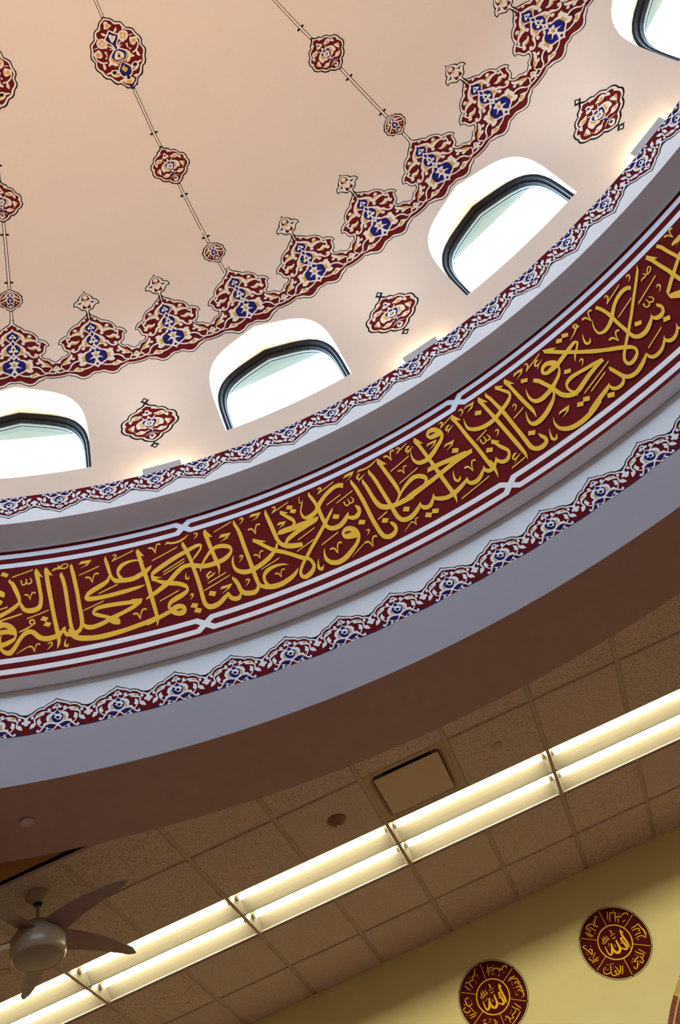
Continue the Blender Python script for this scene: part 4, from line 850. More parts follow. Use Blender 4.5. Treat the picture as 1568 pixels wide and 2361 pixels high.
[0, -1136, 1617, -1133, 1616, -1147, 1580, -1124, 1584, -1138, 1522, -1112, 1531, -1128, 1456, -1102, 1463, -1118, 1385, -1094, 1389, -1113, 1317, -1088, 1320, -1107, 1231, -1081, 1233, -1102, 1142, -1075, 1143, -1098, 1050, -1071, 1050, -1097, 982, -1070, 983, -1091, 918, -1065, 933, -1066, 868, -1050, 911, -1025, 856, -1028, 906, -981, 872, -993, 914, -944, 905, -960, 941, -918, 936, -932, 962, -910, 970, -911, 972],
[0, -965, 1681, -962, 1680, -981, 1640, -959, 1639, -977, 1568, -949, 1573, -969, 1469, -941, 1473, -960, 1377, -933, 1382, -952, 1288, -924, 1292, -941, 1224, -927, 1220, -949, 1158, -947, 1157],
[3, -979, 1637, -963, 1681, -924, 1571, -945, 1578, -969, 1606],
[3, -885, 1532, -862, 1568, -792, 1554, -828, 1508, -881, 1486, -844, 1510, -825, 1526, -865, 1531],
[2, -1307, 1342, -1300, 1358, -1143, 1438, -1150, 1421],
[2, -1311, 1312, -1303, 1329, -1146, 1407, -1154, 1390],
[0, -1152, 1283, -1151, 1282, -1166, 1253, -1158, 1249, -1168, 1215, -1157, 1223, -1148, 1204, -1153, 1223, -1139, 1231, -1141, 1234],
[0, -986, 1212, -988, 1201, -1001, 1223, -997, 1207, -1026, 1201, -1018, 1186, -1031, 1172, -1026, 1180, -1007, 1161, -1009, 1178, -977, 1178, -981, 1192, -963, 1197, -964, 1199],
[0, -1012, 1170, -1007, 1159, -1033, 1142, -1032, 1140],
[2, -1034, 1104, -1026, 1120, -892, 1170, -901, 1154],
[2, -1069, 1044, -1061, 1060, -875, 1130, -884, 1115],
[3, -1046, 996, -1027, 1033, -989, 1007, -1008, 968],
[3, -964, 1015, -948, 1041, -873, 1036, -905, 995, -963, 969, -928, 995, -907, 1010, -936, 1013],
[2, -1365, 1061, -1357, 1077, -1221, 1132, -1230, 1116],
[0, -1162, 1038, -1164, 1041, -1149, 1046, -1153, 1062, -1149, 1049, -1136, 1052, -1151, 1032, -1144, 1023, -1169, 1004, -1168, 1002],
[3, -1176, 933, -1158, 969, -1121, 947, -1136, 908],
[3, -1160, 880, -1142, 916, -1105, 891, -1121, 853],
[2, -909, 1609, -901, 1624, -764, 1675, -773, 1659],
[3, -886, 1532, -866, 1561, -792, 1552, -826, 1501, -883, 1487, -846, 1512, -823, 1525, -859, 1531],
[0, -749, 1678, -747, 1677, -761, 1633, -741, 1635, -754, 1583, -731, 1590, -747, 1502, -720, 1505, -745, 1393, -717, 1394, -741, 1291, -713, 1292, -737, 1192, -709, 1193, -735, 1114, -705, 1114, -732, 1043, -705, 1044, -728, 979, -702, 979, -725, 943, -706, 936, -735, 919, -718, 893, -754, 908, -749, 863, -787, 918, -795, 871, -807, 931, -828, 895, -820, 955, -847, 942, -828, 1013, -854, 1004, -839, 1061, -863, 1047, -853, 1086, -870, 1078, -861, 1102, -863, 1102],
[0, -718, 988, -708, 990, -719, 949, -699, 957, -711, 915, -692, 938, -689, 887, -677, 924, -653, 862, -646, 908, -607, 848, -606, 898, -559, 850, -563, 897, -511, 866, -520, 909, -469, 893, -481, 927, -445, 926, -455, 945, -433, 958, -435, 960],
[0, -482, 1023, -482, 1021, -508, 1049, -511, 1035, -549, 1069, -550, 1043, -598, 1073, -594, 1039, -641, 1058, -629, 1020, -667, 1021, -649, 1001, -677, 972, -657, 969, -673, 924, -653, 933, -659, 891, -641, 908],
[0, -837, 940, -833, 937, -852, 912, -838, 897, -866, 903, -856, 862, -881, 907, -891, 866, -897, 922, -919, 899, -906, 945, -924, 943, -912, 972, -914, 972],
[0, -710, 1655, -711, 1658, -693, 1659, -694, 1679, -691, 1659, -677, 1661, -694, 1639, -688, 1629, -719, 1607, -718, 1605],
[0, -786, 1264, -787, 1267, -769, 1269, -770, 1287, -768, 1271, -754, 1270, -773, 1252, -767, 1243, -794, 1218, -793, 1216],
[0, -790, 1013, -791, 1016, -773, 1019, -775, 1036, -771, 1017, -758, 1020, -774, 1001, -768, 992, -797, 968, -796, 966],
[3, -638, 1642, -616, 1672, -544, 1659, -579, 1609, -635, 1593, -596, 1616, -575, 1634, -612, 1640],
[1, -673, 1512, -673, 1518, -663, 1505, -661, 1529, -646, 1500, -637, 1512, -631, 1446, -625, 1449],
[1, -626, 1445, -629, 1447, -615, 1497, -623, 1502, -600, 1529, -606, 1544, -586, 1523, -581, 1543, -586, 1519, -579, 1521],
[1, -689, 1231, -689, 1235, -681, 1226, -679, 1244, -668, 1223, -660, 1233, -654, 1183, -649, 1186],
[1, -650, 1183, -653, 1184, -643, 1221, -649, 1225, -632, 1245, -637, 1256, -621, 1241, -617, 1256, -620, 1238, -615, 1240],
[1, -593, 980, -593, 984, -584, 975, -583, 992, -572, 972, -564, 981, -559, 932, -554, 934],
[1, -555, 931, -557, 932, -547, 970, -553, 974, -535, 994, -540, 1005, -525, 991, -521, 1005, -524, 988, -518, 990],
[0, -817, 1308, -816, 1306, -838, 1265, -825, 1258, -845, 1196, -827, 1199, -832, 1133, -812, 1160, -792, 1086, -781, 1132, -742, 1072, -743, 1121, -691, 1083, -698, 1130, -633, 1107, -644, 1152, -581, 1141, -595, 1182, -541, 1184, -556, 1214, -515, 1230, -528, 1246, -505, 1265, -519, 1275],
[0, -510, 1667, -508, 1666, -527, 1620, -505, 1618, -526, 1538, -498, 1541, -522, 1450, -493, 1453, -518, 1358, -489, 1361, -511, 1288, -486, 1298, -496, 1234, -474, 1261, -466, 1189, -448, 1236, -421, 1159, -410, 1211, -382, 1147, -376, 1196, -352, 1144, -348, 1186],
[0, -668, 1378, -654, 1402, -643, 1340, -627, 1366, -613, 1291, -596, 1318, -578, 1232, -560, 1263, -543, 1185, -527, 1222, -500, 1147, -485, 1181, -453, 1096, -438, 1127, -408, 1038, -392, 1071, -377, 1005, -361, 1038],
[3, -661, 1410, -573, 1330, -603, 1333, -651, 1351, -663, 1370],
[3, -415, 1594, -364, 1539, -386, 1538, -413, 1538, -424, 1555],
[0, -420, 1548, -405, 1568, -393, 1491, -374, 1515, -366, 1438, -344, 1459, -359, 1415, -340, 1409, -371, 1391, -355, 1373],
[3, -491, 1353, -469, 1393, -417, 1396, -359, 1389, -316, 1388, -179, 1374, -191, 1337, -250, 1322, -336, 1329, -411, 1335, -459, 1339],
[0, -205, 1361, -202, 1325, -270, 1359, -266, 1309, -339, 1336, -331, 1290, -394, 1313, -385, 1268, -438, 1284, -426, 1248, -456, 1252, -441, 1237, -459, 1224, -443, 1219],
[3, -371, 1582, -353, 1620, -316, 1592, -335, 1556],
[3, -355, 1530, -336, 1564, -303, 1538, -320, 1502],
[3, -474, 1447, -453, 1474, -398, 1459, -428, 1422, -472, 1409, -438, 1432, -427, 1441, -451, 1446],
[0, -465, 1650, -466, 1654, -448, 1649, -448, 1668, -445, 1649, -434, 1651, -449, 1636, -443, 1624, -476, 1604, -472, 1596],
[2, -477, 1593, -468, 1609, -333, 1657, -343, 1641],
[2, -670, 1067, -661, 1081, -525, 1125, -534, 1111],
[0, -175, 1665, -173, 1664, -190, 1628, -170, 1629, -183, 1576, -160, 1586, -174, 1517, -151, 1523, -173, 1455, -144, 1457, -173, 1377, -145, 1378, -170, 1296, -143, 1299, -165, 1229, -139, 1245, -138, 1179, -122, 1221, -94, 1159, -93, 1210, -49, 1171, -59, 1218, -8, 1206, -24, 1245, 13, 1244, 0, 1265, 23, 1282, 22, 1284],
[0, -1, 1245, 9, 1254, 5, 1211, 21, 1237, 32, 1182, 39, 1227, 70, 1183, 60, 1227, 100, 1222, 78, 1244, 109, 1275, 82, 1273, 95, 1307, 80, 1298, 86, 1321, 83, 1320],
[0, 77, 1594, 60, 1544, 47, 1616, 39, 1567, 3, 1619, 7, 1573, -50, 1595, -40, 1552, -100, 1558, -86, 1520, -151, 1504, -133, 1467, -179, 1463, -161, 1426, -209, 1438, -198, 1390, -240, 1427, -240, 1378, -263, 1430, -277, 1401, -273, 1454, -289, 1451, -273, 1501, -282, 1506, -252, 1553, -261, 1561, -237, 1602, -239, 1604],
[0, -248, 1663, -247, 1662, -263, 1630, -256, 1626, -267, 1586, -260, 1592, -246, 1580, -249, 1590, -237, 1604, -239, 1606],
[0, -113, 1646, -114, 1650, -94, 1649, -95, 1668, -91, 1648, -79, 1649, -97, 1636, -91, 1623, -122, 1608, -119, 1599],
[2, -126, 1594, -117, 1611, 20, 1664, 11, 1647],
[2, -98, 1441, -89, 1457, 28, 1497, 18, 1481],
[2, -31, 1414, -21, 1430, 119, 1481, 110, 1465],
[0, 15, 1391, 13, 1396, 19, 1394, 29, 1405, 18, 1372, 28, 1375, 28, 1344, 33, 1359, 51, 1348, 46, 1361, 61, 1374, 53, 1376, 59, 1413, 53, 1413],
[0, 54, 1356, 57, 1370, 70, 1347, 70, 1364, 91, 1361, 83, 1371, 92, 1394, 84, 1391, 81, 1423, 78, 1421],
[3, -97, 1286, -77, 1326, -40, 1294, -60, 1258],
[3, 46, 1121, 67, 1159, 103, 1127, 83, 1092],
[0, -63, 1397, -62, 1396, -92, 1369, -81, 1351, -122, 1333, -110, 1310, -156, 1293, -142, 1265, -200, 1240, -185, 1212, -254, 1175, -239, 1147, -307, 1111, -293, 1084, -349, 1058, -334, 1032, -390, 1005, -375, 982, -420, 956, -404, 938, -439, 909, -419, 901, -437, 857, -416, 877, -404, 828, -403, 873, -363, 844, -376, 885, -333, 881, -351, 907, -319, 924, -341, 930, -324, 972, -345, 962, -337, 1012, -353, 988, -363, 1038, -375, 1004],
[0, -284, 970, -283, 969, -306, 929, -295, 923, -316, 873, -297, 877, -290, 846, -296, 876, -269, 888, -271, 890],
[0, 11, 1037, 5, 1005, -27, 1056, -37, 1017, -54, 1077, -76, 1047, -56, 1088, -80, 1108, -39, 1099, -45, 1149, -21, 1093, -3, 1137, -3, 1063, 27, 1084, 6, 1023, 29, 1018, -7, 988, 10, 965, -37, 954, -23, 923, -84, 920, -71, 879, -131, 891, -122, 845, -174, 884, -178, 835, -207, 901, -225, 864, -227, 934, -251, 923, -232, 985, -245, 989, -223, 1044, -224, 1045],
[4, -35, 1094, 7, 1071, 14, 1029, -24, 1037, -56, 1065],
[5, -63, 1094, -44, 1103, -14, 1082, -39, 1081, -58, 1084],
[1, -196, 1001, -197, 1006, -186, 995, -184, 1017, -171, 992, -161, 1003, -158, 939, -152, 941],
[1, -153, 938, -156, 939, -140, 989, -148, 994, -124, 1023, -130, 1036, -111, 1018, -106, 1036, -111, 1014, -104, 1016],
[2, -237, 1072, -228, 1089, -93, 1141, -102, 1125],
[2, -374, 1212, -365, 1228, -229, 1281, -238, 1266],
[2, -407, 1106, -399, 1121, -263, 1172, -272, 1157],
[0, 73, 1020, 72, 1022, 87, 1022, 87, 1036, 90, 1023, 101, 1023, 84, 1005, 89, 998, 66, 979, 67, 978],
[3, 89, 1638, 109, 1668, 150, 1672, 183, 1664, 153, 1623, 93, 1594, 135, 1623, 157, 1638, 118, 1640],
[0, 212, 1613, 214, 1602, 191, 1609, 199, 1592, 173, 1573, 185, 1568, 186, 1548, 189, 1565, 212, 1552, 209, 1567, 241, 1577, 241, 1580],
[0, 197, 1561, 203, 1547, 174, 1529, 175, 1526],
[0, 133, 1593, 136, 1593, 121, 1554, 141, 1557, 126, 1494, 151, 1500, 130, 1416, 157, 1419, 133, 1320, 161, 1322, 133, 1216, 161, 1216, 132, 1113, 161, 1114, 135, 1022, 164, 1026, 140, 948, 169, 957, 153, 889, 178, 916, 188, 854, 197, 899, 230, 858, 221, 901, 262, 893, 243, 915, 272, 942, 247, 941, 263, 985, 241, 970, 243, 1005, 240, 1002],
[0, 212, 1540, 214, 1539, 196, 1504, 216, 1503, 199, 1451, 223, 1456, 201, 1381, 227, 1385, 203, 1311, 230, 1316, 207, 1236, 238, 1249, 223, 1168, 251, 1203, 263, 1125, 279, 1174, 304, 1110, 310, 1158, 341, 1104, 344, 1152, 392, 1101, 392, 1152, 460, 1101, 460, 1157],
[0, 280, 1608, 282, 1607, 265, 1569, 286, 1571, 271, 1511, 295, 1518, 276, 1437, 302, 1442, 279, 1346, 305, 1349, 282, 1256, 309, 1259, 285, 1168, 312, 1171, 286, 1089, 314, 1093, 289, 1014, 318, 1024, 304, 959, 328, 990, 336, 929, 346, 975, 378, 926, 375, 972, 421, 947, 411, 987, 458, 979, 445, 1011, 479, 1013, 468, 1029, 482, 1040, 480, 1041],
[0, 372, 1671, 374, 1670, 354, 1624, 378, 1624, 360, 1579, 384, 1586, 365, 1495, 392, 1501, 372, 1404, 400, 1411, 378, 1324, 406, 1329, 381, 1259, 405, 1257, 379, 1216, 391, 1206, 360, 1182, 367, 1170, 337, 1156, 345, 1140],
[3, 361, 1632, 375, 1671, 413, 1562, 394, 1570, 368, 1597],
[0, 348, 1145, 342, 1159, 387, 1184, 378, 1203, 426, 1222, 418, 1245, 473, 1250, 465, 1286, 521, 1268, 520, 1315, 556, 1255, 570, 1300, 577, 1226, 605, 1252, 581, 1209, 601, 1194, 564, 1186, 576, 1161, 548, 1165, 552, 1143, 519, 1163, 519, 1140],
[0, 197, 1627, 196, 1629, 217, 1630, 217, 1651, 255, 1620, 256, 1641, 307, 1626, 305, 1645, 354, 1652, 352, 1663, 375, 1670, 374, 1673],
[1, 413, 1644, 413, 1649, 423, 1636, 426, 1661, 438, 1632, 449, 1644, 451, 1574, 457, 1577],
[1, 456, 1574, 453, 1575, 469, 1628, 461, 1633, 485, 1662, 479, 1677, 497, 1656, 504, 1676, 498, 1652, 505, 1654],
[1, 452, 1428, 452, 1432, 460, 1422, 462, 1441, 473, 1418, 481, 1428, 484, 1375, 489, 1378],
[1, 488, 1374, 486, 1376, 497, 1415, 491, 1419, 509, 1440, 505, 1452, 520, 1436, 525, 1451, 520, 1433, 526, 1435],
[0, 518, 1657, 517, 1661, 537, 1657, 539, 1676, 539, 1654, 550, 1652, 532, 1638, 537, 1626, 509, 1618, 511, 1609],
[2, 506, 1610, 515, 1628, 612, 1670, 603, 1652],
[2, 406, 1460, 416, 1477, 580, 1531, 569, 1514],
[2, 416, 1299, 427, 1315, 589, 1369, 579, 1353],
[3, 349, 1037, 373, 1073, 406, 1044, 384, 1007],
[3, 190, 1032, 212, 1068, 246, 1040, 224, 1004],
[2, 175, 1067, 184, 1084, 264, 1116, 255, 1099],
[3, 457, 884, 479, 919, 513, 891, 493, 854],
[1, 357, 898, 357, 902, 364, 894, 366, 909, 374, 891, 381, 898, 384, 855, 388, 857],
[1, 387, 855, 385, 855, 395, 889, 389, 892, 405, 910, 401, 919, 413, 906, 417, 918, 413, 903, 418, 905],
[0, 295, 852, 294, 854, 330, 872, 328, 880, 360, 898, 358, 905],
[1, 29, 919, 28, 924, 39, 912, 42, 935, 55, 907, 65, 918, 69, 854, 75, 857],
[1, 74, 853, 70, 855, 86, 903, 79, 908, 102, 933, 97, 947, 116, 928, 122, 946, 116, 924, 124, 925],
[0, -85, 845, -86, 847, -27, 880, -29, 889, 28, 917, 26, 924],
[0, 618, 1621, 618, 1610, 598, 1627, 603, 1607, 571, 1594, 581, 1581, 578, 1565, 581, 1581, 605, 1569, 603, 1585, 638, 1595, 638, 1598],
[0, 597, 1577, 601, 1564, 569, 1548, 570, 1544],
[0, 429, 1102, 424, 1158, 475, 1114, 471, 1171, 566, 1136, 563, 1184, 640, 1152, 637, 1197, 701, 1167, 698, 1212, 777, 1185, 774, 1230, 839, 1197, 838, 1249, 899, 1200, 901, 1249, 953, 1203, 955, 1244],
[3, 944, 1244, 966, 1240, 945, 1203, 921, 1204],
[3, 508, 884, 527, 921, 565, 892, 545, 857],
[0, 481, 1040, 483, 1038, 467, 1012, 481, 1013, 470, 965, 493, 990, 495, 939, 503, 981, 533, 942, 524, 980, 564, 982, 551, 1004, 583, 1021, 572, 1033, 585, 1048, 583, 1049],
[0, 573, 1033, 583, 1034, 569, 992, 587, 1011, 600, 951, 614, 989, 644, 927, 650, 968, 698, 925, 696, 971, 748, 942, 742, 984, 790, 966, 783, 999, 820, 991, 812, 1012, 830, 1022, 829, 1024],
[0, 818, 1009, 828, 1007, 808, 963, 830, 976, 831, 925, 843, 965, 869, 918, 868, 960, 905, 938, 895, 971, 936, 972, 925, 996, 954, 999, 945, 1012, 963, 1032, 961, 1034],
[0, 851, 1569, 846, 1538, 817, 1590, 810, 1544, 782, 1600, 766, 1560, 779, 1606, 754, 1621, 793, 1619, 787, 1669, 815, 1613, 832, 1660, 831, 1579, 861, 1602, 837, 1544, 861, 1532, 818, 1510, 831, 1480, 771, 1474, 783, 1435, 726, 1441, 737, 1397, 682, 1414, 688, 1368, 646, 1411, 642, 1363, 618, 1420, 602, 1382, 601, 1449, 581, 1438, 596, 1500, 585, 1503, 608, 1567, 606, 1568],
[4, 803, 1608, 839, 1586, 846, 1548, 813, 1567, 789, 1584],
[5, 771, 1613, 791, 1624, 821, 1603, 795, 1600, 775, 1606],
[0, 674, 1672, 677, 1671, 655, 1632, 679, 1633, 662, 1566, 687, 1572, 666, 1474, 692, 1479, 669, 1392, 695, 1396, 673, 1303, 700, 1308, 674, 1212, 702, 1216, 677, 1114, 705, 1118, 680, 1019, 708, 1024, 684, 947, 711, 949, 686, 896, 700, 893, 682, 854, 684, 853],
[3, 660, 1637, 676, 1672, 709, 1565, 689, 1578, 672, 1609],
[0, 635, 1260, 633, 1295, 655, 1259, 655, 1306, 688, 1257, 691, 1306, 736, 1251, 741, 1297, 794, 1235, 801, 1284, 854, 1221, 860, 1272, 915, 1212, 920, 1258],
[3, 622, 1262, 645, 1301, 670, 1299, 671, 1257],
[3, 835, 1310, 858, 1351, 894, 1319, 873, 1282],
[3, 712, 1510, 731, 1536, 805, 1527, 770, 1483, 717, 1466, 756, 1490, 776, 1503, 743, 1514],
[3, 811, 1405, 829, 1429, 904, 1422, 868, 1379, 812, 1360, 849, 1383, 871, 1397, 838, 1408],
[0, 875, 1654, 875, 1658, 893, 1654, 895, 1673, 895, 1655, 905, 1651, 886, 1640, 892, 1628, 866, 1614, 869, 1606],
[2, 864, 1603, 873, 1620, 971, 1664, 962, 1647],
[0, 935, 1591, 935, 1580, 915, 1596, 918, 1576, 888, 1568, 897, 1554, 894, 1539, 897, 1554, 920, 1541, 918, 1556, 956, 1565, 956, 1568],
[0, 911, 1546, 915, 1533, 886, 1514, 887, 1511],
[0, 779, 1151, 780, 1150, 758, 1107, 767, 1102, 747, 1056, 764, 1059, 764, 1021, 770, 1047, 789, 1035, 782, 1051, 797, 1067, 795, 1068],
[1, 845, 1104, 845, 1109, 855, 1097, 858, 1120, 870, 1093, 881, 1104, 882, 1038, 888, 1041],
[1, 887, 1037, 884, 1039, 901, 1089, 894, 1094, 918, 1122, 913, 1136, 931, 1117, 938, 1135, 932, 1113, 939, 1114],
[2, 716, 858, 727, 873, 957, 922, 946, 908],
[0, 986, 1673, 988, 1672, 963, 1637, 986, 1635, 969, 1572, 992, 1578, 972, 1477, 997, 1482, 974, 1362, 1001, 1367, 980, 1255, 1007, 1260, 983, 1147, 1010, 1151, 984, 1056, 1011, 1060, 987, 987, 1013, 990, 987, 951, 1013, 953],
[3, 969, 1634, 988, 1672, 1020, 1565, 1000, 1577, 980, 1606],
[2, 1018, 1275, 1027, 1292, 1124, 1332, 1114, 1315],
[0, 993, 1037, 1019, 1043, 995, 982, 1023, 984, 996, 929, 1014, 926, 994, 884, 1002, 881, 991, 857, 992, 856],
[0, 950, 1017, 959, 1018, 944, 976, 966, 991, 964, 941, 974, 979, 1002, 941, 996, 979, 1033, 972, 1022, 998, 1053, 1005, 1042, 1018, 1061, 1040, 1059, 1042],
[0, 1049, 1024, 1058, 1027, 1048, 978, 1068, 997, 1073, 941, 1084, 978, 1110, 939, 1105, 975, 1141, 972, 1128, 993, 1157, 1016, 1136, 1018, 1151, 1060, 1129, 1044, 1133, 1113, 1111, 1097, 1121, 1163, 1102, 1147, 1108, 1201, 1086, 1178],
[3, 1102, 1214, 1143, 1148, 1122, 1150, 1105, 1159, 1086, 1172],
[0, 1035, 1265, 1035, 1271, 1039, 1266, 1050, 1272, 1035, 1240, 1045, 1242, 1042, 1211, 1048, 1225, 1065, 1214, 1061, 1227, 1077, 1240, 1069, 1243, 1077, 1282, 1071, 1282],
[0, 1069, 1224, 1072, 1237, 1086, 1214, 1086, 1229, 1107, 1226, 1100, 1236, 1109, 1256, 1101, 1253, 1099, 1285, 1096, 1283],
[2, 1018, 1275, 1027, 1291, 1124, 1332, 1115, 1316],
[0, 1151, 1254, 1151, 1257, 1169, 1256, 1170, 1272, 1171, 1253, 1183, 1251, 1163, 1233, 1168, 1223, 1141, 1204, 1141, 1203],
[3, 1022, 1126, 1043, 1162, 1081, 1134, 1061, 1098],
[0, 1182, 961, 1180, 952, 1166, 971, 1168, 953, 1137, 947, 1146, 935, 1138, 916, 1143, 928, 1167, 915, 1166, 929, 1200, 936, 1200, 939],
[0, 1155, 917, 1159, 907, 1130, 889, 1131, 887],
[2, 1093, 856, 1104, 870, 1210, 886, 1199, 872],
[0, 1039, 1563, 1040, 1562, 1019, 1502, 1031, 1499, 1015, 1432, 1035, 1448, 1044, 1381, 1060, 1418, 1085, 1352, 1094, 1395, 1136, 1339, 1140, 1385, 1189, 1343, 1188, 1387, 1240, 1363, 1235, 1404, 1282, 1384, 1276, 1424, 1324, 1405, 1317, 1444, 1367, 1436, 1357, 1468, 1394, 1477, 1380, 1492, 1402, 1525, 1380, 1514, 1383, 1579, 1364, 1559, 1360, 1630, 1344, 1611, 1352, 1655, 1332, 1633],
[3, 1346, 1666, 1395, 1615, 1371, 1608, 1342, 1610, 1336, 1626],
[0, 1210, 1670, 1212, 1668, 1188, 1633, 1210, 1631, 1191, 1568, 1215, 1574, 1194, 1486, 1219, 1492, 1198, 1381, 1225, 1387, 1200, 1275, 1227, 1279, 1203, 1155, 1231, 1160, 1206, 1046, 1234, 1051, 1208, 963, 1234, 967, 1211, 905, 1230, 904, 1210, 852, 1212, 852],
[3, 1193, 1631, 1211, 1669, 1243, 1562, 1225, 1577, 1205, 1605],
[0, 1267, 1666, 1269, 1665, 1249, 1631, 1270, 1633, 1256, 1577, 1280, 1586, 1261, 1501, 1285, 1508, 1265, 1409, 1293, 1415, 1266, 1319, 1293, 1322, 1265, 1209, 1292, 1212, 1264, 1102, 1292, 1105, 1262, 1005, 1291, 1009, 1262, 925, 1291, 938, 1283, 873, 1303, 907, 1318, 850, 1325, 894, 1361, 857, 1354, 896, 1389, 892, 1368, 908, 1391, 938, 1367, 929, 1382, 965, 1361, 953, 1368, 998, 1365, 997],
[3, 1112, 1520, 1133, 1558, 1172, 1529, 1152, 1490],
[3, 1307, 1035, 1327, 1069, 1366, 1039, 1346, 1004],
[3, 1076, 1639, 1098, 1665, 1170, 1659, 1132, 1606, 1078, 1592, 1119, 1620, 1142, 1634, 1109, 1648],
[0, 1038, 1659, 1038, 1663, 1057, 1657, 1060, 1674, 1059, 1649, 1072, 1650, 1055, 1633, 1061, 1621, 1029, 1600, 1030, 1598],
[0, 1430, 1668, 1432, 1666, 1408, 1629, 1431, 1629, 1414, 1569, 1437, 1575, 1414, 1488, 1439, 1492, 1415, 1383, 1442, 1388, 1419, 1293, 1446, 1300, 1424, 1223, 1448, 1226, 1426, 1172, 1438, 1169, 1422, 1139, 1424, 1138],
[3, 1411, 1627, 1431, 1667, 1462, 1558, 1443, 1574, 1425, 1598],
[0, 1346, 1362, 1346, 1365, 1365, 1369, 1366, 1386, 1369, 1363, 1380, 1364, 1363, 1345, 1368, 1335, 1339, 1318, 1339, 1316],
[2, 1302, 1250, 1311, 1267, 1408, 1302, 1398, 1286],
[3, 1482, 1623, 1503, 1651, 1546, 1652, 1575, 1642, 1547, 1600, 1485, 1577, 1526, 1604, 1549, 1618, 1520, 1629],
[3, 1495, 1518, 1513, 1551, 1554, 1522, 1536, 1488],
[0, 1591, 1649, 1591, 1652, 1609, 1650, 1612, 1667, 1609, 1645, 1620, 1641, 1600, 1623, 1606, 1611, 1576, 1594, 1578, 1585],
[2, 1572, 1582, 1582, 1600, 1728, 1661, 1718, 1643],
[0, 1691, 1612, 1689, 1601, 1672, 1622, 1675, 1602, 1642, 1589, 1651, 1576, 1647, 1559, 1651, 1573, 1674, 1562, 1674, 1576, 1709, 1582, 1709, 1585],
[0, 1667, 1566, 1671, 1553, 1640, 1531, 1641, 1528],
[0, 1772, 1481, 1758, 1452, 1745, 1520, 1731, 1482, 1707, 1540, 1703, 1495, 1667, 1520, 1678, 1490, 1641, 1466, 1666, 1465, 1661, 1420, 1672, 1459, 1704, 1411, 1707, 1458, 1750, 1415, 1749, 1462, 1803, 1435, 1800, 1478, 1857, 1457, 1853, 1498, 1905, 1479, 1903, 1517, 1941, 1492, 1945, 1524, 1946, 1492, 1962, 1489, 1932, 1466, 1940, 1450, 1904, 1434, 1910, 1418, 1876, 1398, 1884, 1385, 1854, 1345, 1855, 1343],
[4, 1716, 1495, 1760, 1474, 1760, 1440, 1716, 1445, 1698, 1462],
[5, 1670, 1483, 1697, 1495, 1727, 1469, 1698, 1462, 1675, 1468],
[0, 1753, 1444, 1767, 1437, 1740, 1393, 1752, 1380, 1713, 1358, 1723, 1332, 1670, 1327, 1678, 1293, 1623, 1301, 1629, 1258, 1574, 1284, 1576, 1238, 1529, 1278, 1524, 1230, 1500, 1289, 1482, 1254, 1485, 1323, 1465, 1313, 1484, 1374, 1472, 1378, 1496, 1434, 1494, 1435],
[3, 1755, 1664, 1750, 1618, 1794, 1551, 1833, 1489, 1920, 1365, 1970, 1296, 2023, 1234, 2042, 1264, 1990, 1330, 1938, 1396, 1862, 1506, 1812, 1584, 1811, 1592, 1837, 1588, 1805, 1624],
[0, 1561, 1448, 1581, 1477, 1583, 1404, 1608, 1431, 1598, 1344, 1624, 1363, 1613, 1282, 1641, 1298, 1620, 1223, 1648, 1237, 1630, 1155, 1658, 1180, 1658, 1104, 1679, 1144, 1698, 1076, 1707, 1121, 1745, 1078, 1742, 1124, 1800, 1104, 1795, 1148, 1854, 1130, 1850, 1172, 1903, 1147, 1901, 1187, 1946, 1160, 1946, 1202, 1986, 1166, 1988, 1202],
[0, 1986, 1204, 1980, 1177, 1930, 1226, 1924, 1192, 1875, 1239, 1868, 1204, 1816, 1255, 1810, 1219, 1763, 1264, 1762, 1223, 1715, 1240, 1723, 1211, 1693, 1191, 1708, 1186, 1692, 1138, 1710, 1147, 1705, 1099, 1722, 1107, 1711, 1058, 1714, 1058],
[0, 1616, 1259, 1631, 1244, 1601, 1220, 1612, 1204, 1572, 1188, 1582, 1161, 1525, 1157, 1535, 1117, 1475, 1127, 1481, 1083, 1426, 1112, 1425, 1064, 1393, 1115, 1379, 1075, 1382, 1131, 1361, 1122, 1382, 1180, 1370, 1185, 1399, 1247, 1397, 1248],
[3, 1745, 1315, 1765, 1347, 1804, 1320, 1784, 1286],
[0, 1870, 1314, 1870, 1317, 1890, 1319, 1891, 1335, 1892, 1316, 1903, 1316, 1885, 1298, 1890, 1289, 1862, 1267, 1863, 1265],
[2, 1748, 1034, 1758, 1050, 2006, 1144, 1996, 1128],
[2, 1786, 1008, 1796, 1024, 1942, 1084, 1932, 1067],
[3, 1659, 979, 1679, 1011, 1714, 988, 1694, 953],
[3, 1708, 983, 1728, 1017, 1765, 991, 1746, 956],
[3, 1541, 1022, 1559, 1046, 1635, 1043, 1605, 999, 1543, 978, 1581, 1002, 1603, 1017, 1570, 1025],
[0, 1506, 1040, 1507, 1039, 1482, 987, 1494, 984, 1477, 924, 1498, 936, 1498, 873, 1517, 905, 1536, 838, 1548, 880, 1591, 823, 1596, 868, 1654, 825, 1653, 870, 1728, 847, 1723, 891, 1793, 878, 1787, 921],
[3, 1849, 1624, 1873, 1658, 1908, 1629, 1886, 1594],
[0, 1439, 974, 1440, 973, 1417, 926, 1427, 921, 1403, 880, 1421, 881, 1416, 847, 1425, 874, 1442, 856, 1435, 871, 1453, 893, 1451, 895],
[0, 1707, 847, 1700, 891, 1770, 879, 1765, 922, 1830, 905, 1826, 946, 1880, 930, 1875, 962, 1909, 968, 1908, 971],
[0, 1891, 948, 1903, 950, 1886, 907, 1906, 924, 1909, 874, 1920, 907, 1951, 868, 1950, 901, 1987, 901, 1975, 919, 1999, 941, 1983, 949],
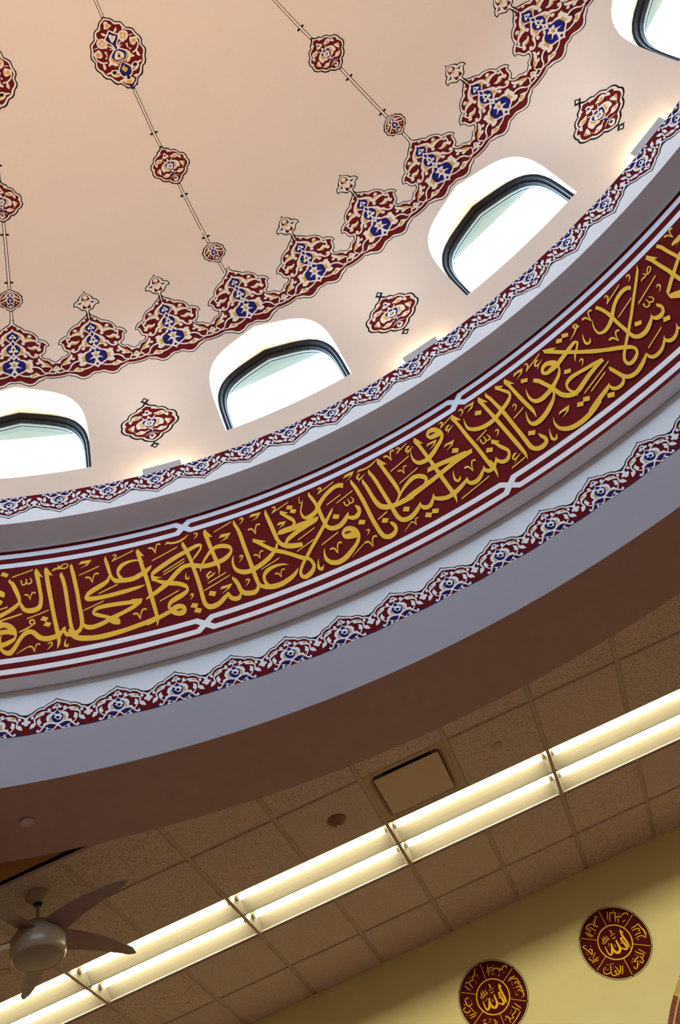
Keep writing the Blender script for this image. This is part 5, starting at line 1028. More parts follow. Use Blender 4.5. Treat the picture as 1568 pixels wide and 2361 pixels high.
[0, 1975, 1090, 1981, 1090, 1964, 1059, 1987, 1068, 1972, 1004, 1996, 1018, 1984, 928, 2008, 949, 2014, 879, 2028, 915, 2065, 867, 2067, 906, 2122, 889, 2117, 926, 2173, 930, 2167, 953, 2196, 965, 2195, 968],
[3, 1850, 907, 1890, 879, 1869, 842, 1833, 869],
[0, 2283, 1647, 2283, 1650, 2304, 1650, 2308, 1667, 2304, 1642, 2314, 1637, 2292, 1620, 2297, 1607, 2267, 1590, 2269, 1582],
[2, 2264, 1580, 2274, 1597, 2421, 1656, 2411, 1639],
[0, 2194, 1631, 2216, 1650, 2207, 1584, 2229, 1598, 2213, 1521, 2236, 1529, 2213, 1449, 2238, 1454, 2209, 1370, 2232, 1373, 2208, 1294, 2231, 1298, 2205, 1221, 2230, 1225],
[0, 2455, 1550, 2433, 1519, 2437, 1583, 2423, 1543, 2395, 1595, 2392, 1552, 2344, 1578, 2347, 1539, 2293, 1543, 2301, 1510, 2249, 1498, 2260, 1467, 2212, 1456, 2222, 1421, 2168, 1422, 2173, 1383, 2128, 1408, 2124, 1371, 2102, 1418, 2088, 1398, 2097, 1454, 2085, 1454, 2109, 1508, 2101, 1514, 2130, 1565, 2129, 1567],
[1, 2081, 1632, 2081, 1638, 2090, 1624, 2095, 1650, 2106, 1619, 2117, 1632, 2117, 1562, 2123, 1566],
[1, 2122, 1562, 2119, 1563, 2136, 1616, 2129, 1621, 2154, 1649, 2149, 1665, 2166, 1643, 2174, 1664, 2167, 1639, 2174, 1641],
[1, 2099, 1285, 2099, 1291, 2108, 1278, 2113, 1302, 2124, 1273, 2135, 1286, 2136, 1220, 2142, 1223],
[1, 2141, 1219, 2137, 1221, 2154, 1270, 2147, 1275, 2171, 1300, 2167, 1316, 2184, 1295, 2191, 1314, 2184, 1291, 2192, 1294],
[0, 2031, 1651, 2026, 1636, 2018, 1661, 2019, 1640, 2003, 1636, 2013, 1637, 2016, 1608, 2020, 1624, 2039, 1620, 2030, 1630, 2039, 1654, 2030, 1651],
[0, 2042, 1615, 2039, 1597, 2019, 1622, 2021, 1602, 1982, 1589, 1985, 1575, 1929, 1551, 1930, 1549],
[2, 2244, 1394, 2254, 1410, 2402, 1466, 2391, 1450],
[0, 2018, 1520, 2019, 1519, 1994, 1475, 2003, 1468, 1980, 1421, 1997, 1425, 1994, 1390, 2001, 1418, 2020, 1400, 2014, 1416, 2032, 1438, 2030, 1440],
[3, 1922, 1665, 1960, 1632, 1942, 1598, 1904, 1627],
[1, 2822, 1656, 2823, 1662, 2829, 1649, 2834, 1671, 2842, 1644, 2852, 1656, 2853, 1595, 2858, 1599],
[1, 2857, 1595, 2854, 1596, 2868, 1640, 2862, 1644, 2882, 1667, 2878, 1681, 2891, 1661, 2899, 1679, 2892, 1657, 2899, 1660],
[0, 2583, 1666, 2584, 1664, 2558, 1632, 2565, 1616, 2527, 1597, 2535, 1575, 2488, 1552, 2496, 1529, 2436, 1492, 2444, 1469, 2384, 1433, 2393, 1409, 2325, 1361, 2334, 1338, 2278, 1308, 2287, 1285, 2222, 1245, 2231, 1221, 2183, 1203, 2193, 1179, 2145, 1160, 2154, 1138, 2115, 1125, 2125, 1103, 2083, 1083, 2095, 1066, 2061, 1033, 2080, 1028, 2064, 981, 2083, 1008, 2097, 964, 2099, 1001, 2138, 984, 2132, 1014, 2167, 1017, 2155, 1032, 2179, 1066, 2160, 1062, 2170, 1107, 2151, 1084, 2147, 1146, 2129, 1114, 2110, 1191, 2093, 1156, 2075, 1227, 2059, 1192, 2041, 1264, 2025, 1231],
[0, 2477, 1649, 2476, 1653, 2496, 1651, 2499, 1670, 2496, 1647, 2508, 1646, 2489, 1627, 2494, 1617, 2465, 1597, 2465, 1595],
[0, 2542, 1357, 2541, 1360, 2559, 1359, 2562, 1377, 2561, 1354, 2572, 1353, 2554, 1335, 2558, 1326, 2529, 1306, 2530, 1304],
[0, 2518, 1503, 2516, 1510, 2528, 1512, 2528, 1526, 2557, 1509, 2557, 1526, 2570, 1527, 2567, 1536],
[0, 2559, 1554, 2565, 1560, 2565, 1531, 2571, 1538, 2577, 1510, 2579, 1523, 2607, 1519, 2605, 1531, 2627, 1545, 2620, 1549, 2619, 1572, 2618, 1560, 2596, 1556, 2599, 1546, 2576, 1529, 2580, 1521, 2573, 1511, 2575, 1510],
[2, 2390, 1357, 2400, 1374, 2604, 1459, 2593, 1442],
[0, 2408, 1329, 2409, 1334, 2408, 1329, 2419, 1331, 2403, 1303, 2412, 1304, 2409, 1275, 2415, 1288, 2431, 1272, 2428, 1286, 2445, 1301, 2438, 1303, 2446, 1346, 2441, 1345],
[0, 2442, 1297, 2449, 1307, 2454, 1276, 2458, 1291, 2475, 1285, 2470, 1297, 2483, 1314, 2475, 1310, 2470, 1349, 2465, 1344],
[0, 2741, 1647, 2763, 1668, 2751, 1608, 2775, 1623, 2752, 1549, 2776, 1558, 2756, 1481, 2779, 1492, 2759, 1426, 2782, 1434, 2758, 1388, 2781, 1394],
[0, 2644, 1642, 2670, 1660, 2651, 1601, 2675, 1613, 2653, 1541, 2677, 1550, 2654, 1463, 2679, 1473, 2656, 1395, 2682, 1403, 2654, 1327, 2681, 1334, 2655, 1268, 2680, 1275, 2655, 1225, 2680, 1232],
[3, 2667, 1672, 2698, 1563, 2679, 1574, 2652, 1602, 2647, 1625],
[0, 2800, 1450, 2805, 1421, 2754, 1417, 2759, 1388, 2705, 1381, 2711, 1351, 2662, 1350, 2669, 1317, 2617, 1314, 2624, 1282, 2573, 1276, 2580, 1245, 2554, 1258, 2561, 1230],
[3, 2556, 1262, 2558, 1225, 2622, 1177, 2584, 1113, 2540, 1184, 2545, 1223],
[3, 2813, 1556, 2829, 1565, 2887, 1568, 2898, 1554, 2865, 1526, 2806, 1497, 2842, 1519, 2851, 1523, 2806, 1539],
[0, 2208, 1223, 2228, 1229, 2207, 1162, 2231, 1176, 2221, 1119, 2241, 1152, 2251, 1094, 2260, 1138, 2293, 1094, 2293, 1138, 2331, 1116, 2325, 1153, 2363, 1145, 2356, 1172, 2384, 1172, 2376, 1188, 2395, 1206, 2393, 1208],
[0, 2377, 1184, 2386, 1188, 2375, 1158, 2393, 1175, 2386, 1125, 2403, 1162, 2418, 1109, 2422, 1153, 2453, 1130, 2445, 1158, 2474, 1169, 2457, 1176, 2477, 1209, 2455, 1199, 2471, 1230, 2451, 1219, 2463, 1247, 2459, 1245],
[3, 2288, 1253, 2327, 1227, 2310, 1193, 2271, 1217],
[3, 2420, 1104, 2457, 1077, 2439, 1042, 2401, 1066],
[2, 2218, 976, 2227, 991, 2374, 1054, 2364, 1039],
[0, 2184, 952, 2193, 954, 2179, 913, 2198, 926, 2194, 878, 2207, 910, 2228, 867, 2232, 902, 2267, 879, 2264, 908, 2300, 905, 2293, 926, 2324, 936, 2317, 949, 2341, 974, 2340, 975],
[0, 2325, 954, 2332, 954, 2317, 924, 2335, 936, 2330, 889, 2345, 920, 2360, 879, 2362, 914, 2395, 897, 2389, 923, 2424, 931, 2415, 945, 2443, 982, 2442, 983],
[0, 2426, 959, 2436, 960, 2422, 933, 2435, 939, 2427, 907, 2442, 919],
]
MEDAL_A = [
[
[0, 756, 694, 798, 689, 646, 373, 791, 378, 685, -62, 837, -40, 732, -480, 875, -466, 783, -850, 817, -848],
[3, 764, 711, 938, 391, 833, 370, 749, 430],
[0, 458, 104, 543, 117, 444, -45, 587, -17, 505, -390, 655, -358, 523, -653, 731, -672, 489, -706, 532, -870, 422, -684, 339, -777, 266, -550, 202, -604],
[3, 502, 155, 606, 131, 686, -17, 531, -2],
[0, 126, 133, 192, 121, 53, -34, 180, -34, 51, -354, 203, -350, 8, -566, 194, -648, -130, -684, -91, -874, -220, -645, -373, -750, -303, -436, -429, -454, -305, -135, -415, -138, -335, 42, -377, 41],
[0, -347, 31, -252, 2, -498, -261, -342, -315, -650, -567, -505, -669, -719, -622, -797, -764, -808, -484, -908, -505, -815, -186, -891, -186, -814, 27, -847, 28],
[0, 18, 970, 59, 984, 49, 785, 152, 793, 9, 664, 90, 641],
[2, -155, 494, -94, 547, 325, 597, 264, 544],
[0, -78, 401, -46, 412, -45, 278, -8, 323, 116, 260, 97, 312, 218, 364, 175, 400],
[0, -784, 672, -741, 676, -777, 433, -718, 448, -682, 251, -629, 278],
[0, -611, 730, -568, 736, -586, 438, -528, 454, -488, 258, -442, 281],
[0, -401, 683, -359, 687, -395, 445, -337, 459, -313, 275, -274, 292],
[0, -928, 314, -876, 343, -841, 180, -814, 231, -672, 200, -678, 256],
[0, -488, 614, -467, 570, -742, 496, -714, 458, -901, 336, -865, 304],
[0, -281, 476, -260, 433, -532, 360, -509, 319, -746, 228, -719, 189],
[0, -144, -103, -119, -103, -169, -288, -102, -272, -94, -359, -67, -339],
[0, 385, -159, 410, -158, 361, -302, 426, -280, 442, -330, 458, -302],
[0, -540, 105, -472, 112, -515, 5, -483, -19, -696, -91, -685, -112],
[0, -843, 29, -818, 26, -902, -178, -842, -177, -846, -244, -824, -232],
],
[
[0, -365, -1717, -312, -1737, -523, -2034, -465, -2059, -664, -2270, -629, -2288],
[0, -505, -1615, -465, -1625, -598, -1831, -530, -1857, -742, -2054, -692, -2102, -929, -2127, -916, -2193, -1049, -2132, -1054, -2162],
[0, -873, -1549, -840, -1541, -820, -1838, -754, -1829, -825, -2090, -758, -2088],
[0, -893, -1884, -943, -1926, -996, -1797, -987, -1865, -1100, -1930, -1034, -1923, -1013, -2007, -938, -2011, -1097, -2098, -1081, -2164, -1265, -2061, -1319, -2110, -1317, -1884, -1374, -1899],
[0, -1077, -1233, -1038, -1248, -1242, -1552, -1181, -1575, -1390, -1874, -1337, -1894],
[0, -1379, -1803, -1385, -1864, -1595, -1789, -1615, -1856, -1763, -1724, -1818, -1761, -1780, -1570, -1836, -1556, -1643, -1334, -1671, -1319],
[0, -1565, -1284, -1524, -1293, -1618, -1476, -1586, -1484],
[2, -1603, -1566, -1560, -1536, -1360, -1542, -1403, -1571],
[0, -951, -1305, -903, -1289, -911, -1406, -872, -1393],
[2, -1100, -1612, -1068, -1583, -969, -1582, -1001, -1611],
[2, -1376, -1232, -1325, -1215, -1207, -1262, -1258, -1279],
],
[
[0, 544, 2261, 591, 2244, 416, 1991, 469, 1967, 255, 1714, 285, 1698],
[0, 712, 2141, 764, 2113, 524, 1849, 584, 1820, 358, 1527, 403, 1506],
[0, 706, 2076, 750, 2141, 894, 1971, 924, 2033, 1043, 1967, 1121, 1974, 882, 1686, 951, 1654],
[0, 848, 1613, 867, 1686, 1022, 1582, 1039, 1655, 1229, 1556, 1274, 1619, 1305, 1420, 1359, 1448],
[0, 863, 1598, 926, 1575, 750, 1324, 789, 1310],
[0, 1074, 1551, 1136, 1525, 891, 1169, 929, 1153],
[0, 1392, 1541, 1380, 1605, 1654, 1600, 1664, 1674, 1835, 1518, 1899, 1565, 1856, 1347, 1899, 1352],
[2, 1261, 1095, 1309, 1137, 1533, 1157, 1485, 1114],
[2, 1144, 1824, 1189, 1835, 1431, 1740, 1387, 1729],
[3, 1021, 2163, 1058, 2099, 988, 2060, 952, 2124],
[3, 1321, 1160, 1357, 1097, 1289, 1059, 1253, 1122],
],
[
[0, 1578, 372, 1576, 428, 1877, 391, 1871, 462, 2195, 462, 2187, 517],
[0, 2201, 512, 2261, 524, 2235, 215, 2311, 233, 2312, -136, 2388, -122, 2311, -307, 2371, -305],
[0, 1570, 194, 1568, 249, 1812, 215, 1823, 278, 2037, 154, 2088, 211, 2082, 37, 2141, 10, 1956, 29, 1961, -26],
[0, 1584, -192, 1578, -145, 1835, -158, 1843, -94, 2072, -217, 2092, -163],
[0, 1547, -422, 1538, -376, 1806, -370, 1814, -307, 2068, -445, 2111, -393, 2194, -640, 2231, -576, 2340, -523, 2283, -513, 2334, -286, 2274, -292],
[0, 1601, -495, 1666, -474, 1642, -597, 1691, -581],
[0, 2230, 175, 2275, 200, 2363, -66, 2421, -49, 2385, -430, 2436, -424],
],
[
[0, 1287, -1150, 1323, -1127, 1456, -1408, 1507, -1377, 1621, -1647, 1657, -1626],
[0, 986, -1194, 1021, -1170, 1139, -1406, 1190, -1363, 1354, -1593, 1408, -1541, 1439, -1642, 1502, -1658, 1291, -1762, 1303, -1821, 1177, -1714, 1125, -1742, 1220, -1622, 1165, -1608],
[0, 1191, -1761, 1257, -1759, 1179, -2006, 1249, -2025, 1097, -2098, 1062, -2160, 981, -1892, 936, -1915],
[0, 1066, -1510, 1102, -1539, 951, -1617, 984, -1677, 610, -1731, 647, -1788, 605, -1870, 646, -1819, 803, -1905, 854, -1875, 722, -2013, 777, -2043, 535, -2260, 576, -2315, 417, -2239, 363, -2277, 416, -2088, 374, -2090],
[2, 844, -1462, 857, -1423, 979, -1347, 965, -1386],
[3, 607, -1555, 653, -1596, 595, -1658, 559, -1599],
[3, 415, -1731, 499, -1746, 459, -1815, 404, -1791],
[2, 724, -2232, 724, -2200, 880, -1999, 880, -2031],
],
[
[0, -1732, 1547, -1693, 1565, -1610, 1251, -1549, 1283, -1440, 1021, -1397, 1049],
[0, -1559, 1516, -1519, 1533, -1466, 1255, -1405, 1287, -1296, 1025, -1253, 1053],
[0, -1490, 1644, -1547, 1663, -1414, 1823, -1465, 1877, -1163, 1919, -1171, 2001, -970, 1880, -939, 1941, -881, 1800, -837, 1842],
[0, -1264, 1745, -1231, 1689, -1417, 1647, -1350, 1632, -1334, 1498, -1281, 1528],
[0, -1197, 1762, -1142, 1788, -1087, 1522, -1026, 1555, -918, 1291, -874, 1319],
[0, -873, 1719, -924, 1773, -691, 1872, -753, 1926, -494, 2121, -554, 2152, -464, 2288, -500, 2323, -398, 2260, -353, 2301, -330, 2125, -290, 2142],
[0, -891, 1655, -870, 1727, -699, 1611, -638, 1673, -701, 1503, -641, 1505],
[2, -876, 1968, -864, 2002, -660, 2151, -671, 2117],
[2, -1139, 1116, -1130, 1149, -993, 1257, -1002, 1223],
[3, -1259, 1514, -1212, 1470, -1280, 1431, -1316, 1480],
],
[
[0, -2397, 609, -2416, 662, -2264, 648, -2262, 721, -2108, 616, -2094, 654],
[0, -2410, 579, -2346, 621, -2287, 414, -2220, 451, -2176, 189, -2104, 218, -2082, -73, -2009, -48, -2032, -174, -1984, -158],
[0, -2072, 193, -2093, 253, -1934, 252, -1888, 311, -1931, 100, -1856, 90, -2020, -119, -1958, -141],
[0, -2410, -276, -2364, -254, -2318, -460, -2267, -417, -2102, -596, -2068, -551],
[0, -2063, -573, -2069, -503, -1817, -544, -1824, -482, -1638, -501, -1644, -462],
[0, -2321, -691, -2321, -644, -2039, -691, -2037, -628, -1719, -688, -1717, -648],
[0, -2067, -419, -2102, -376, -1913, -307, -1953, -268, -1708, -82, -1739, -56],
[2, -2349, 251, -2320, 220, -2292, -85, -2321, -54],
[3, -2235, -199, -2188, -242, -2243, -275, -2287, -234],
[2, -1872, 444, -1821, 480, -1748, 456, -1800, 420],
[3, -1817, 195, -1768, 129, -1834, 91, -1870, 165],
],
]
MEDAL_B = [
[
[0, 478, 2254, 526, 2233, 360, 1993, 415, 1964, 218, 1741, 248, 1723],
[0, 546, 2091, 601, 2063, 408, 1838, 470, 1806, 269, 1540, 308, 1521],
[0, 547, 2008, 567, 2071, 743, 1948, 790, 1994, 793, 1803, 865, 1771, 686, 1795, 666, 1733, 624, 1880, 576, 1847],
[0, 800, 1805, 811, 1879, 1054, 1761, 1087, 1827, 1204, 1615, 1271, 1650, 1206, 1538, 1266, 1504, 1127, 1498, 1158, 1447],
[0, 1269, 1605, 1302, 1662, 1443, 1511, 1510, 1546, 1374, 1473, 1417, 1431],
[0, 1475, 1575, 1449, 1628, 1700, 1664, 1695, 1738, 1816, 1602, 1880, 1625, 1780, 1461, 1821, 1449],
[2, 510, 1657, 555, 1662, 770, 1544, 725, 1539],
[2, 497, 1463, 545, 1486, 817, 1435, 769, 1412],
[3, 913, 2087, 965, 2042, 900, 2003, 856, 2045],
[0, 960, 1173, 942, 1228, 1146, 1232, 1133, 1271],
[2, 1380, 1259, 1420, 1277, 1584, 1237, 1543, 1219],
],
[
[0, 1677, 683, 1678, 739, 1956, 669, 1956, 733, 2167, 678, 2166, 718],
[0, 1519, 533, 1512, 590, 1855, 557, 1861, 622, 2164, 464, 2215, 517, 2226, 231, 2299, 251, 2301, 72, 2357, 91],
[0, 1929, 149, 1879, 205, 2034, 256, 2064, 321, 2183, 27, 2251, 58, 2323, -283, 2378, -264],
[0, 1920, -160, 1891, -93, 2057, -101, 2087, -36, 2223, -292, 2290, -261, 2326, -580, 2375, -568],
[0, 1939, -430, 1907, -355, 2067, -363, 2112, -306, 2198, -620, 2281, -605, 2187, -838, 2248, -881, 2008, -881, 2018, -919],
[2, 1719, 387, 1769, 350, 1764, 280, 1713, 317],
[3, 1712, -345, 1762, -388, 1713, -423, 1672, -380],
[0, 1682, -583, 1732, -532, 1794, -657, 1822, -628],
[3, 1711, 216, 1762, 173, 1709, 139, 1672, 181],
[0, 1695, -103, 1692, -56, 1790, -97, 1787, -57],
],
[
[0, 1289, -1081, 1332, -1057, 1461, -1348, 1518, -1318, 1630, -1597, 1666, -1579],
[0, 1035, -1184, 1077, -1160, 1198, -1429, 1249, -1391, 1394, -1599, 1451, -1555, 1441, -1688, 1495, -1670],
[0, 1233, -1522, 1272, -1573, 1038, -1643, 1075, -1704, 811, -1724, 866, -1773, 777, -1897, 851, -1910],
[0, 274, -1661, 305, -1626, 508, -1849, 550, -1803, 722, -2025, 735, -1958, 922, -1924, 892, -1877],
[0, 1475, -1751, 1511, -1794, 1030, -2056, 1073, -2113, 556, -2313, 586, -2359],
[0, 375, -1614, 421, -1598, 480, -1864, 546, -1857, 474, -2183, 532, -2187],
[2, 681, -1641, 689, -1610, 960, -1383, 952, -1414],
[0, 209, -1881, 183, -1824, 312, -1833, 296, -1797],
],
[
[0, -1748, 1593, -1709, 1607, -1633, 1312, -1574, 1342, -1436, 1080, -1396, 1108],
[0, -1610, 1639, -1648, 1697, -1479, 1720, -1468, 1793, -1373, 1598, -1312, 1625, -1292, 1346, -1227, 1365, -1209, 1184, -1162, 1201],
[0, -1293, 1691, -1299, 1757, -1102, 1693, -1104, 1767, -938, 1695, -994, 1736, -970, 1868, -1029, 1859],
[0, -919, 1852, -967, 1914, -710, 1990, -775, 2049, -574, 2216, -639, 2244, -554, 2396, -597, 2441, -463, 2343, -444, 2388],
[2, -1218, 1912, -1209, 1946, -1066, 2048, -1075, 2014],
[3, -861, 1626, -808, 1581, -860, 1537, -900, 1590],
[2, -918, 1320, -910, 1353, -767, 1453, -776, 1420],
[0, -550, 1975, -499, 1966, -569, 1806, -526, 1798],
],
[
[0, -1746, 648, -1757, 610, -1970, 727, -1949, 664, -2152, 559, -2078, 534, -2141, 231, -2060, 249, -1985, 68, -1958, 133, -1815, 95, -1828, 150],
[0, -2029, 18, -2053, 71, -1861, 69, -1892, 137, -1646, 159, -1667, 204],
[0, -2457, -78, -2513, -55, -2401, 49, -2450, 108, -2249, 56, -2262, 128],
[0, -2505, -136, -2454, -86, -2324, -299, -2297, -234, -2068, -307, -2096, -248, -2009, -181, -2065, -158],
[0, -2187, -560, -2185, -497, -1918, -591, -1919, -521, -1596, -584, -1598, -545],
[0, -2218, -747, -2224, -700, -1936, -747, -1942, -684, -1702, -728, -1706, -689],
[0, -1942, -10, -1901, -1, -1866, -259, -1810, -246, -1779, -504, -1731, -493],
[3, -2286, 361, -2226, 301, -2291, 256, -2340, 319],
[3, -1945, 389, -1905, 350, -1953, 315, -1991, 357],
[0, -1740, 363, -1691, 392, -1688, 305, -1653, 326],
[3, -2370, -410, -2318, -453, -2369, -486, -2415, -441],
],
[
[0, -514, -1516, -459, -1539, -651, -1828, -598, -1854, -757, -1987, -722, -2010],
[0, -419, -1678, -374, -1700, -577, -1983, -531, -2004],
[2, -1077, -1510, -1027, -1495, -762, -1579, -811, -1594],
[0, -1400, -1326, -1411, -1297, -1242, -1299, -1259, -1246, -1141, -1279, -1157, -1226],
[0, -909, -1298, -875, -1295, -882, -1433, -861, -1384, -765, -1358, -785, -1333],
[0, -1427, -1460, -1397, -1406, -1249, -1551, -1199, -1512, -1122, -1787, -1072, -1751, -876, -1974, -835, -1927],
[3, -622, -1471, -572, -1513, -626, -1552, -671, -1509],
],
]

# ================================================================== PAINTED AND PRINTED ORNAMENT
# Every ornament is drawn once as outlines on its own surface: (azimuth offset in 0.001 degree, height in mm) on the dome
# and drum, (x, z) in 0.1 mm on the wall.  Row = colour, mode (0 half outline closed by its mirror image, 1 drawn with a
# mirror copy, 2 once), kind (0 outline of x, y, corner; 1 brush stroke given by its two edges).
def cat(P, closed, sub=4):
    """Catmull-Rom through (x, y, corner) points"""
    n = len(P); out = []
    rng = range(n) if closed else range(n - 1)
    for i in rng:
        p1 = P[i]; p2 = P[(i + 1) % n]
        p0 = P[(i - 1) % n] if (closed or i > 0) else p1
        p3 = P[(i + 2) % n] if (closed or i + 2 < n) else p2
        t1 = (0, 0) if p1[2] else ((p2[0] - p0[0]) / 2, (p2[1] - p0[1]) / 2)
        t2 = (0, 0) if p2[2] else ((p3[0] - p1[0]) / 2, (p3[1] - p1[1]) / 2)
        if p1[2]: t1 = ((p2[0] - p1[0]) * 0.9 - t2[0] * 0.2, (p2[1] - p1[1]) * 0.9 - t2[1] * 0.2)
        if p2[2]: t2 = ((p2[0] - p1[0]) * 0.9 - t1[0] * 0.2, (p2[1] - p1[1]) * 0.9 - t1[1] * 0.2)
        k = 1 if (p1[2] and p2[2]) else sub
        for j in range(k):
            t = j / k; a = 2 * t ** 3 - 3 * t ** 2 + 1; b = t ** 3 - 2 * t ** 2 + t; c = -2 * t ** 3 + 3 * t ** 2; d = t ** 3 - t ** 2
            out.append((a * p1[0] + b * t1[0] + c * p2[0] + d * t2[0], a * p1[1] + b * t1[1] + c * p2[1] + d * t2[1]))
    if not closed: out.append((P[-1][0], P[-1][1]))
    return out

def fill(poly, step):
    """triangulate an outline (2D, metres), long edges cut and inner points added so that it can follow a curved wall"""
    pts = []
    n = len(poly)
    for i in range(n):
        a, b = poly[i], poly[(i + 1) % n]
        L = math.hypot(b[0] - a[0], b[1] - a[1])
        if L < 1e-6: continue
        k = max(1, int(math.ceil(L / step)))
        for j in range(k): pts.append((a[0] + (b[0] - a[0]) * j / k, a[1] + (b[1] - a[1]) * j / k))
    m_ = len(pts)
    V = [Vector(p) for p in pts]
    x0 = min(p[0] for p in pts); x1 = max(p[0] for p in pts); y0 = min(p[1] for p in pts); y1 = max(p[1] for p in pts)
    if max(x1 - x0, y1 - y0) > step * 1.5:
        nx = int((x1 - x0) / step); ny = int((y1 - y0) / step)
        for i in range(1, nx + 1):
            for j in range(1, ny + 1):
                x, y = x0 + (x1 - x0) * i / (nx + 1), y0 + (y1 - y0) * j / (ny + 1)
                c = False; q = m_ - 1
                for k in range(m_):
                    if (pts[k][1] > y) != (pts[q][1] > y) and x < (pts[q][0] - pts[k][0]) * (y - pts[k][1]) / (pts[q][1] - pts[k][1]) + pts[k][0]: c = not c
                    q = k
                if c: V.append(Vector((x, y)))
    rv, re, rf, *_ = delaunay_2d_cdt(V, [], [list(range(m_))], 1, 1e-7)
    return [(v.x, v.y) for v in rv], [tuple(f) for f in rf]

class Motif:
    """collects coloured flat shapes into one mesh lying just proud of its surface"""
    def __init__(s, place, sx, sy, step=0.04, base=0.0015, lift=0.00015):
        s.place, s.sx, s.sy, s.step, s.base, s.lift = place, sx, sy, step, base, lift
        s.V = []; s.F = []; s.M = []; s.cols = []; s.n = 0
    def col(s, c):
        if c not in s.cols: s.cols.append(c)
        return s.cols.index(c)
    def put(s, V2, F, c, off):
        n = len(s.V)
        s.V += [s.place(x, y, off) for x, y in V2]
        ci = s.col(c)
        for f in F: s.F.append(tuple(n + i for i in f)); s.M.append(ci)
    def poly(s, P, c, off=None):
        s.n += 1
        off = s.base + s.lift * s.n if off is None else off
        V2, F = fill([(x * s.sx, y * s.sy) for x, y in P], s.step)
        s.put([(x / s.sx, y / s.sy) for x, y in V2], F, c, off)
    def strip(s, L, R, c):
        s.n += 1; off = s.base + s.lift * s.n; n = len(L)
        s.put(L + R, [(i, i + 1, n + i + 1, n + i) for i in range(n - 1)], c, off)
    def lines(s, rows, cmap):
        for row in rows:
            c = cmap[row[0]]; mode = row[1]; v = row[3:]
            if row[2]:
                L = cat([(v[i], v[i + 1], False) for i in range(0, len(v), 4)], False)
                R = cat([(v[i + 2], v[i + 3], False) for i in range(0, len(v), 4)], False)
                s.strip(L, R, c)
                if mode == 1: s.n -= 1; s.strip([(-x, y) for x, y in R], [(-x, y) for x, y in L], c)
            else:
                P = [(v[i], v[i + 1], v[i + 2] == 1) for i in range(0, len(v), 3)]
                if mode == 0: P = P + [(-x, y, k) for x, y, k in reversed(P[1:-1])]
                s.poly(cat(P, True), c)
                if mode == 1: s.n -= 1; s.poly(cat([(-x, y, k) for x, y, k in reversed(P)], True), c)
        return s
    def mesh(s, name):
        me = bpy.data.meshes.new(name); me.from_pydata([tuple(v) for v in s.V], [], s.F); me.update()
        for c in s.cols: me.materials.append(MATS[c])
        me.polygons.foreach_set('material_index', s.M)
        return me

CM_DOME = ('ink_black', 'ink_cream', 'ink_red', 'ink_navy', 'ink_gold', 'ink_beige')
CM_DRUM = ('ink_black', 'ink_white', 'ink_red', 'ink_navy', 'ink_gold', 'ink_beige')
def on_dome_place(azf=None, az_scale=1.0, zmap=None):
    def f(x, y, off):
        z = y / 1000.0
        if zmap: z = zmap(z)
        return P_sph(x * az_scale / 1000.0 + (azf(z) if azf else 0.0), z, off)
    return f
def on_drum_place(R, az_scale=1.0, zmap=None):
    def f(x, y, off):
        z = y / 1000.0
        if zmap: z = zmap(z)
        return P_cyl(R - off, x * az_scale / 1000.0, z)
    return f
SXD = math.radians(0.001) * 5.0     # metres per 0.001 degree, near enough for meshing

# ---- crest border of the dome
crest = empty('crest_border')
cm = Motif(on_dome_place(), SXD, 0.0012).lines(CREST, CM_DOME).mesh('crest_motif')
fm = Motif(on_dome_place(), SXD, 0.0012, base=0.0018).lines(FINIAL, CM_DOME).mesh('finial')
for k in range(48):
    a = AZ0 + 0.03 + k * 7.5
    o = link('crest_motif', cm, None, crest); o.rotation_euler.z = -math.radians(a)
    if k % 3:
        o = link('finial', fm, None, crest); o.rotation_euler.z = -math.radians(a)
tag(crest, 'continuous red, navy and gold floral crest painted round the dome above its windows', 'ornament')

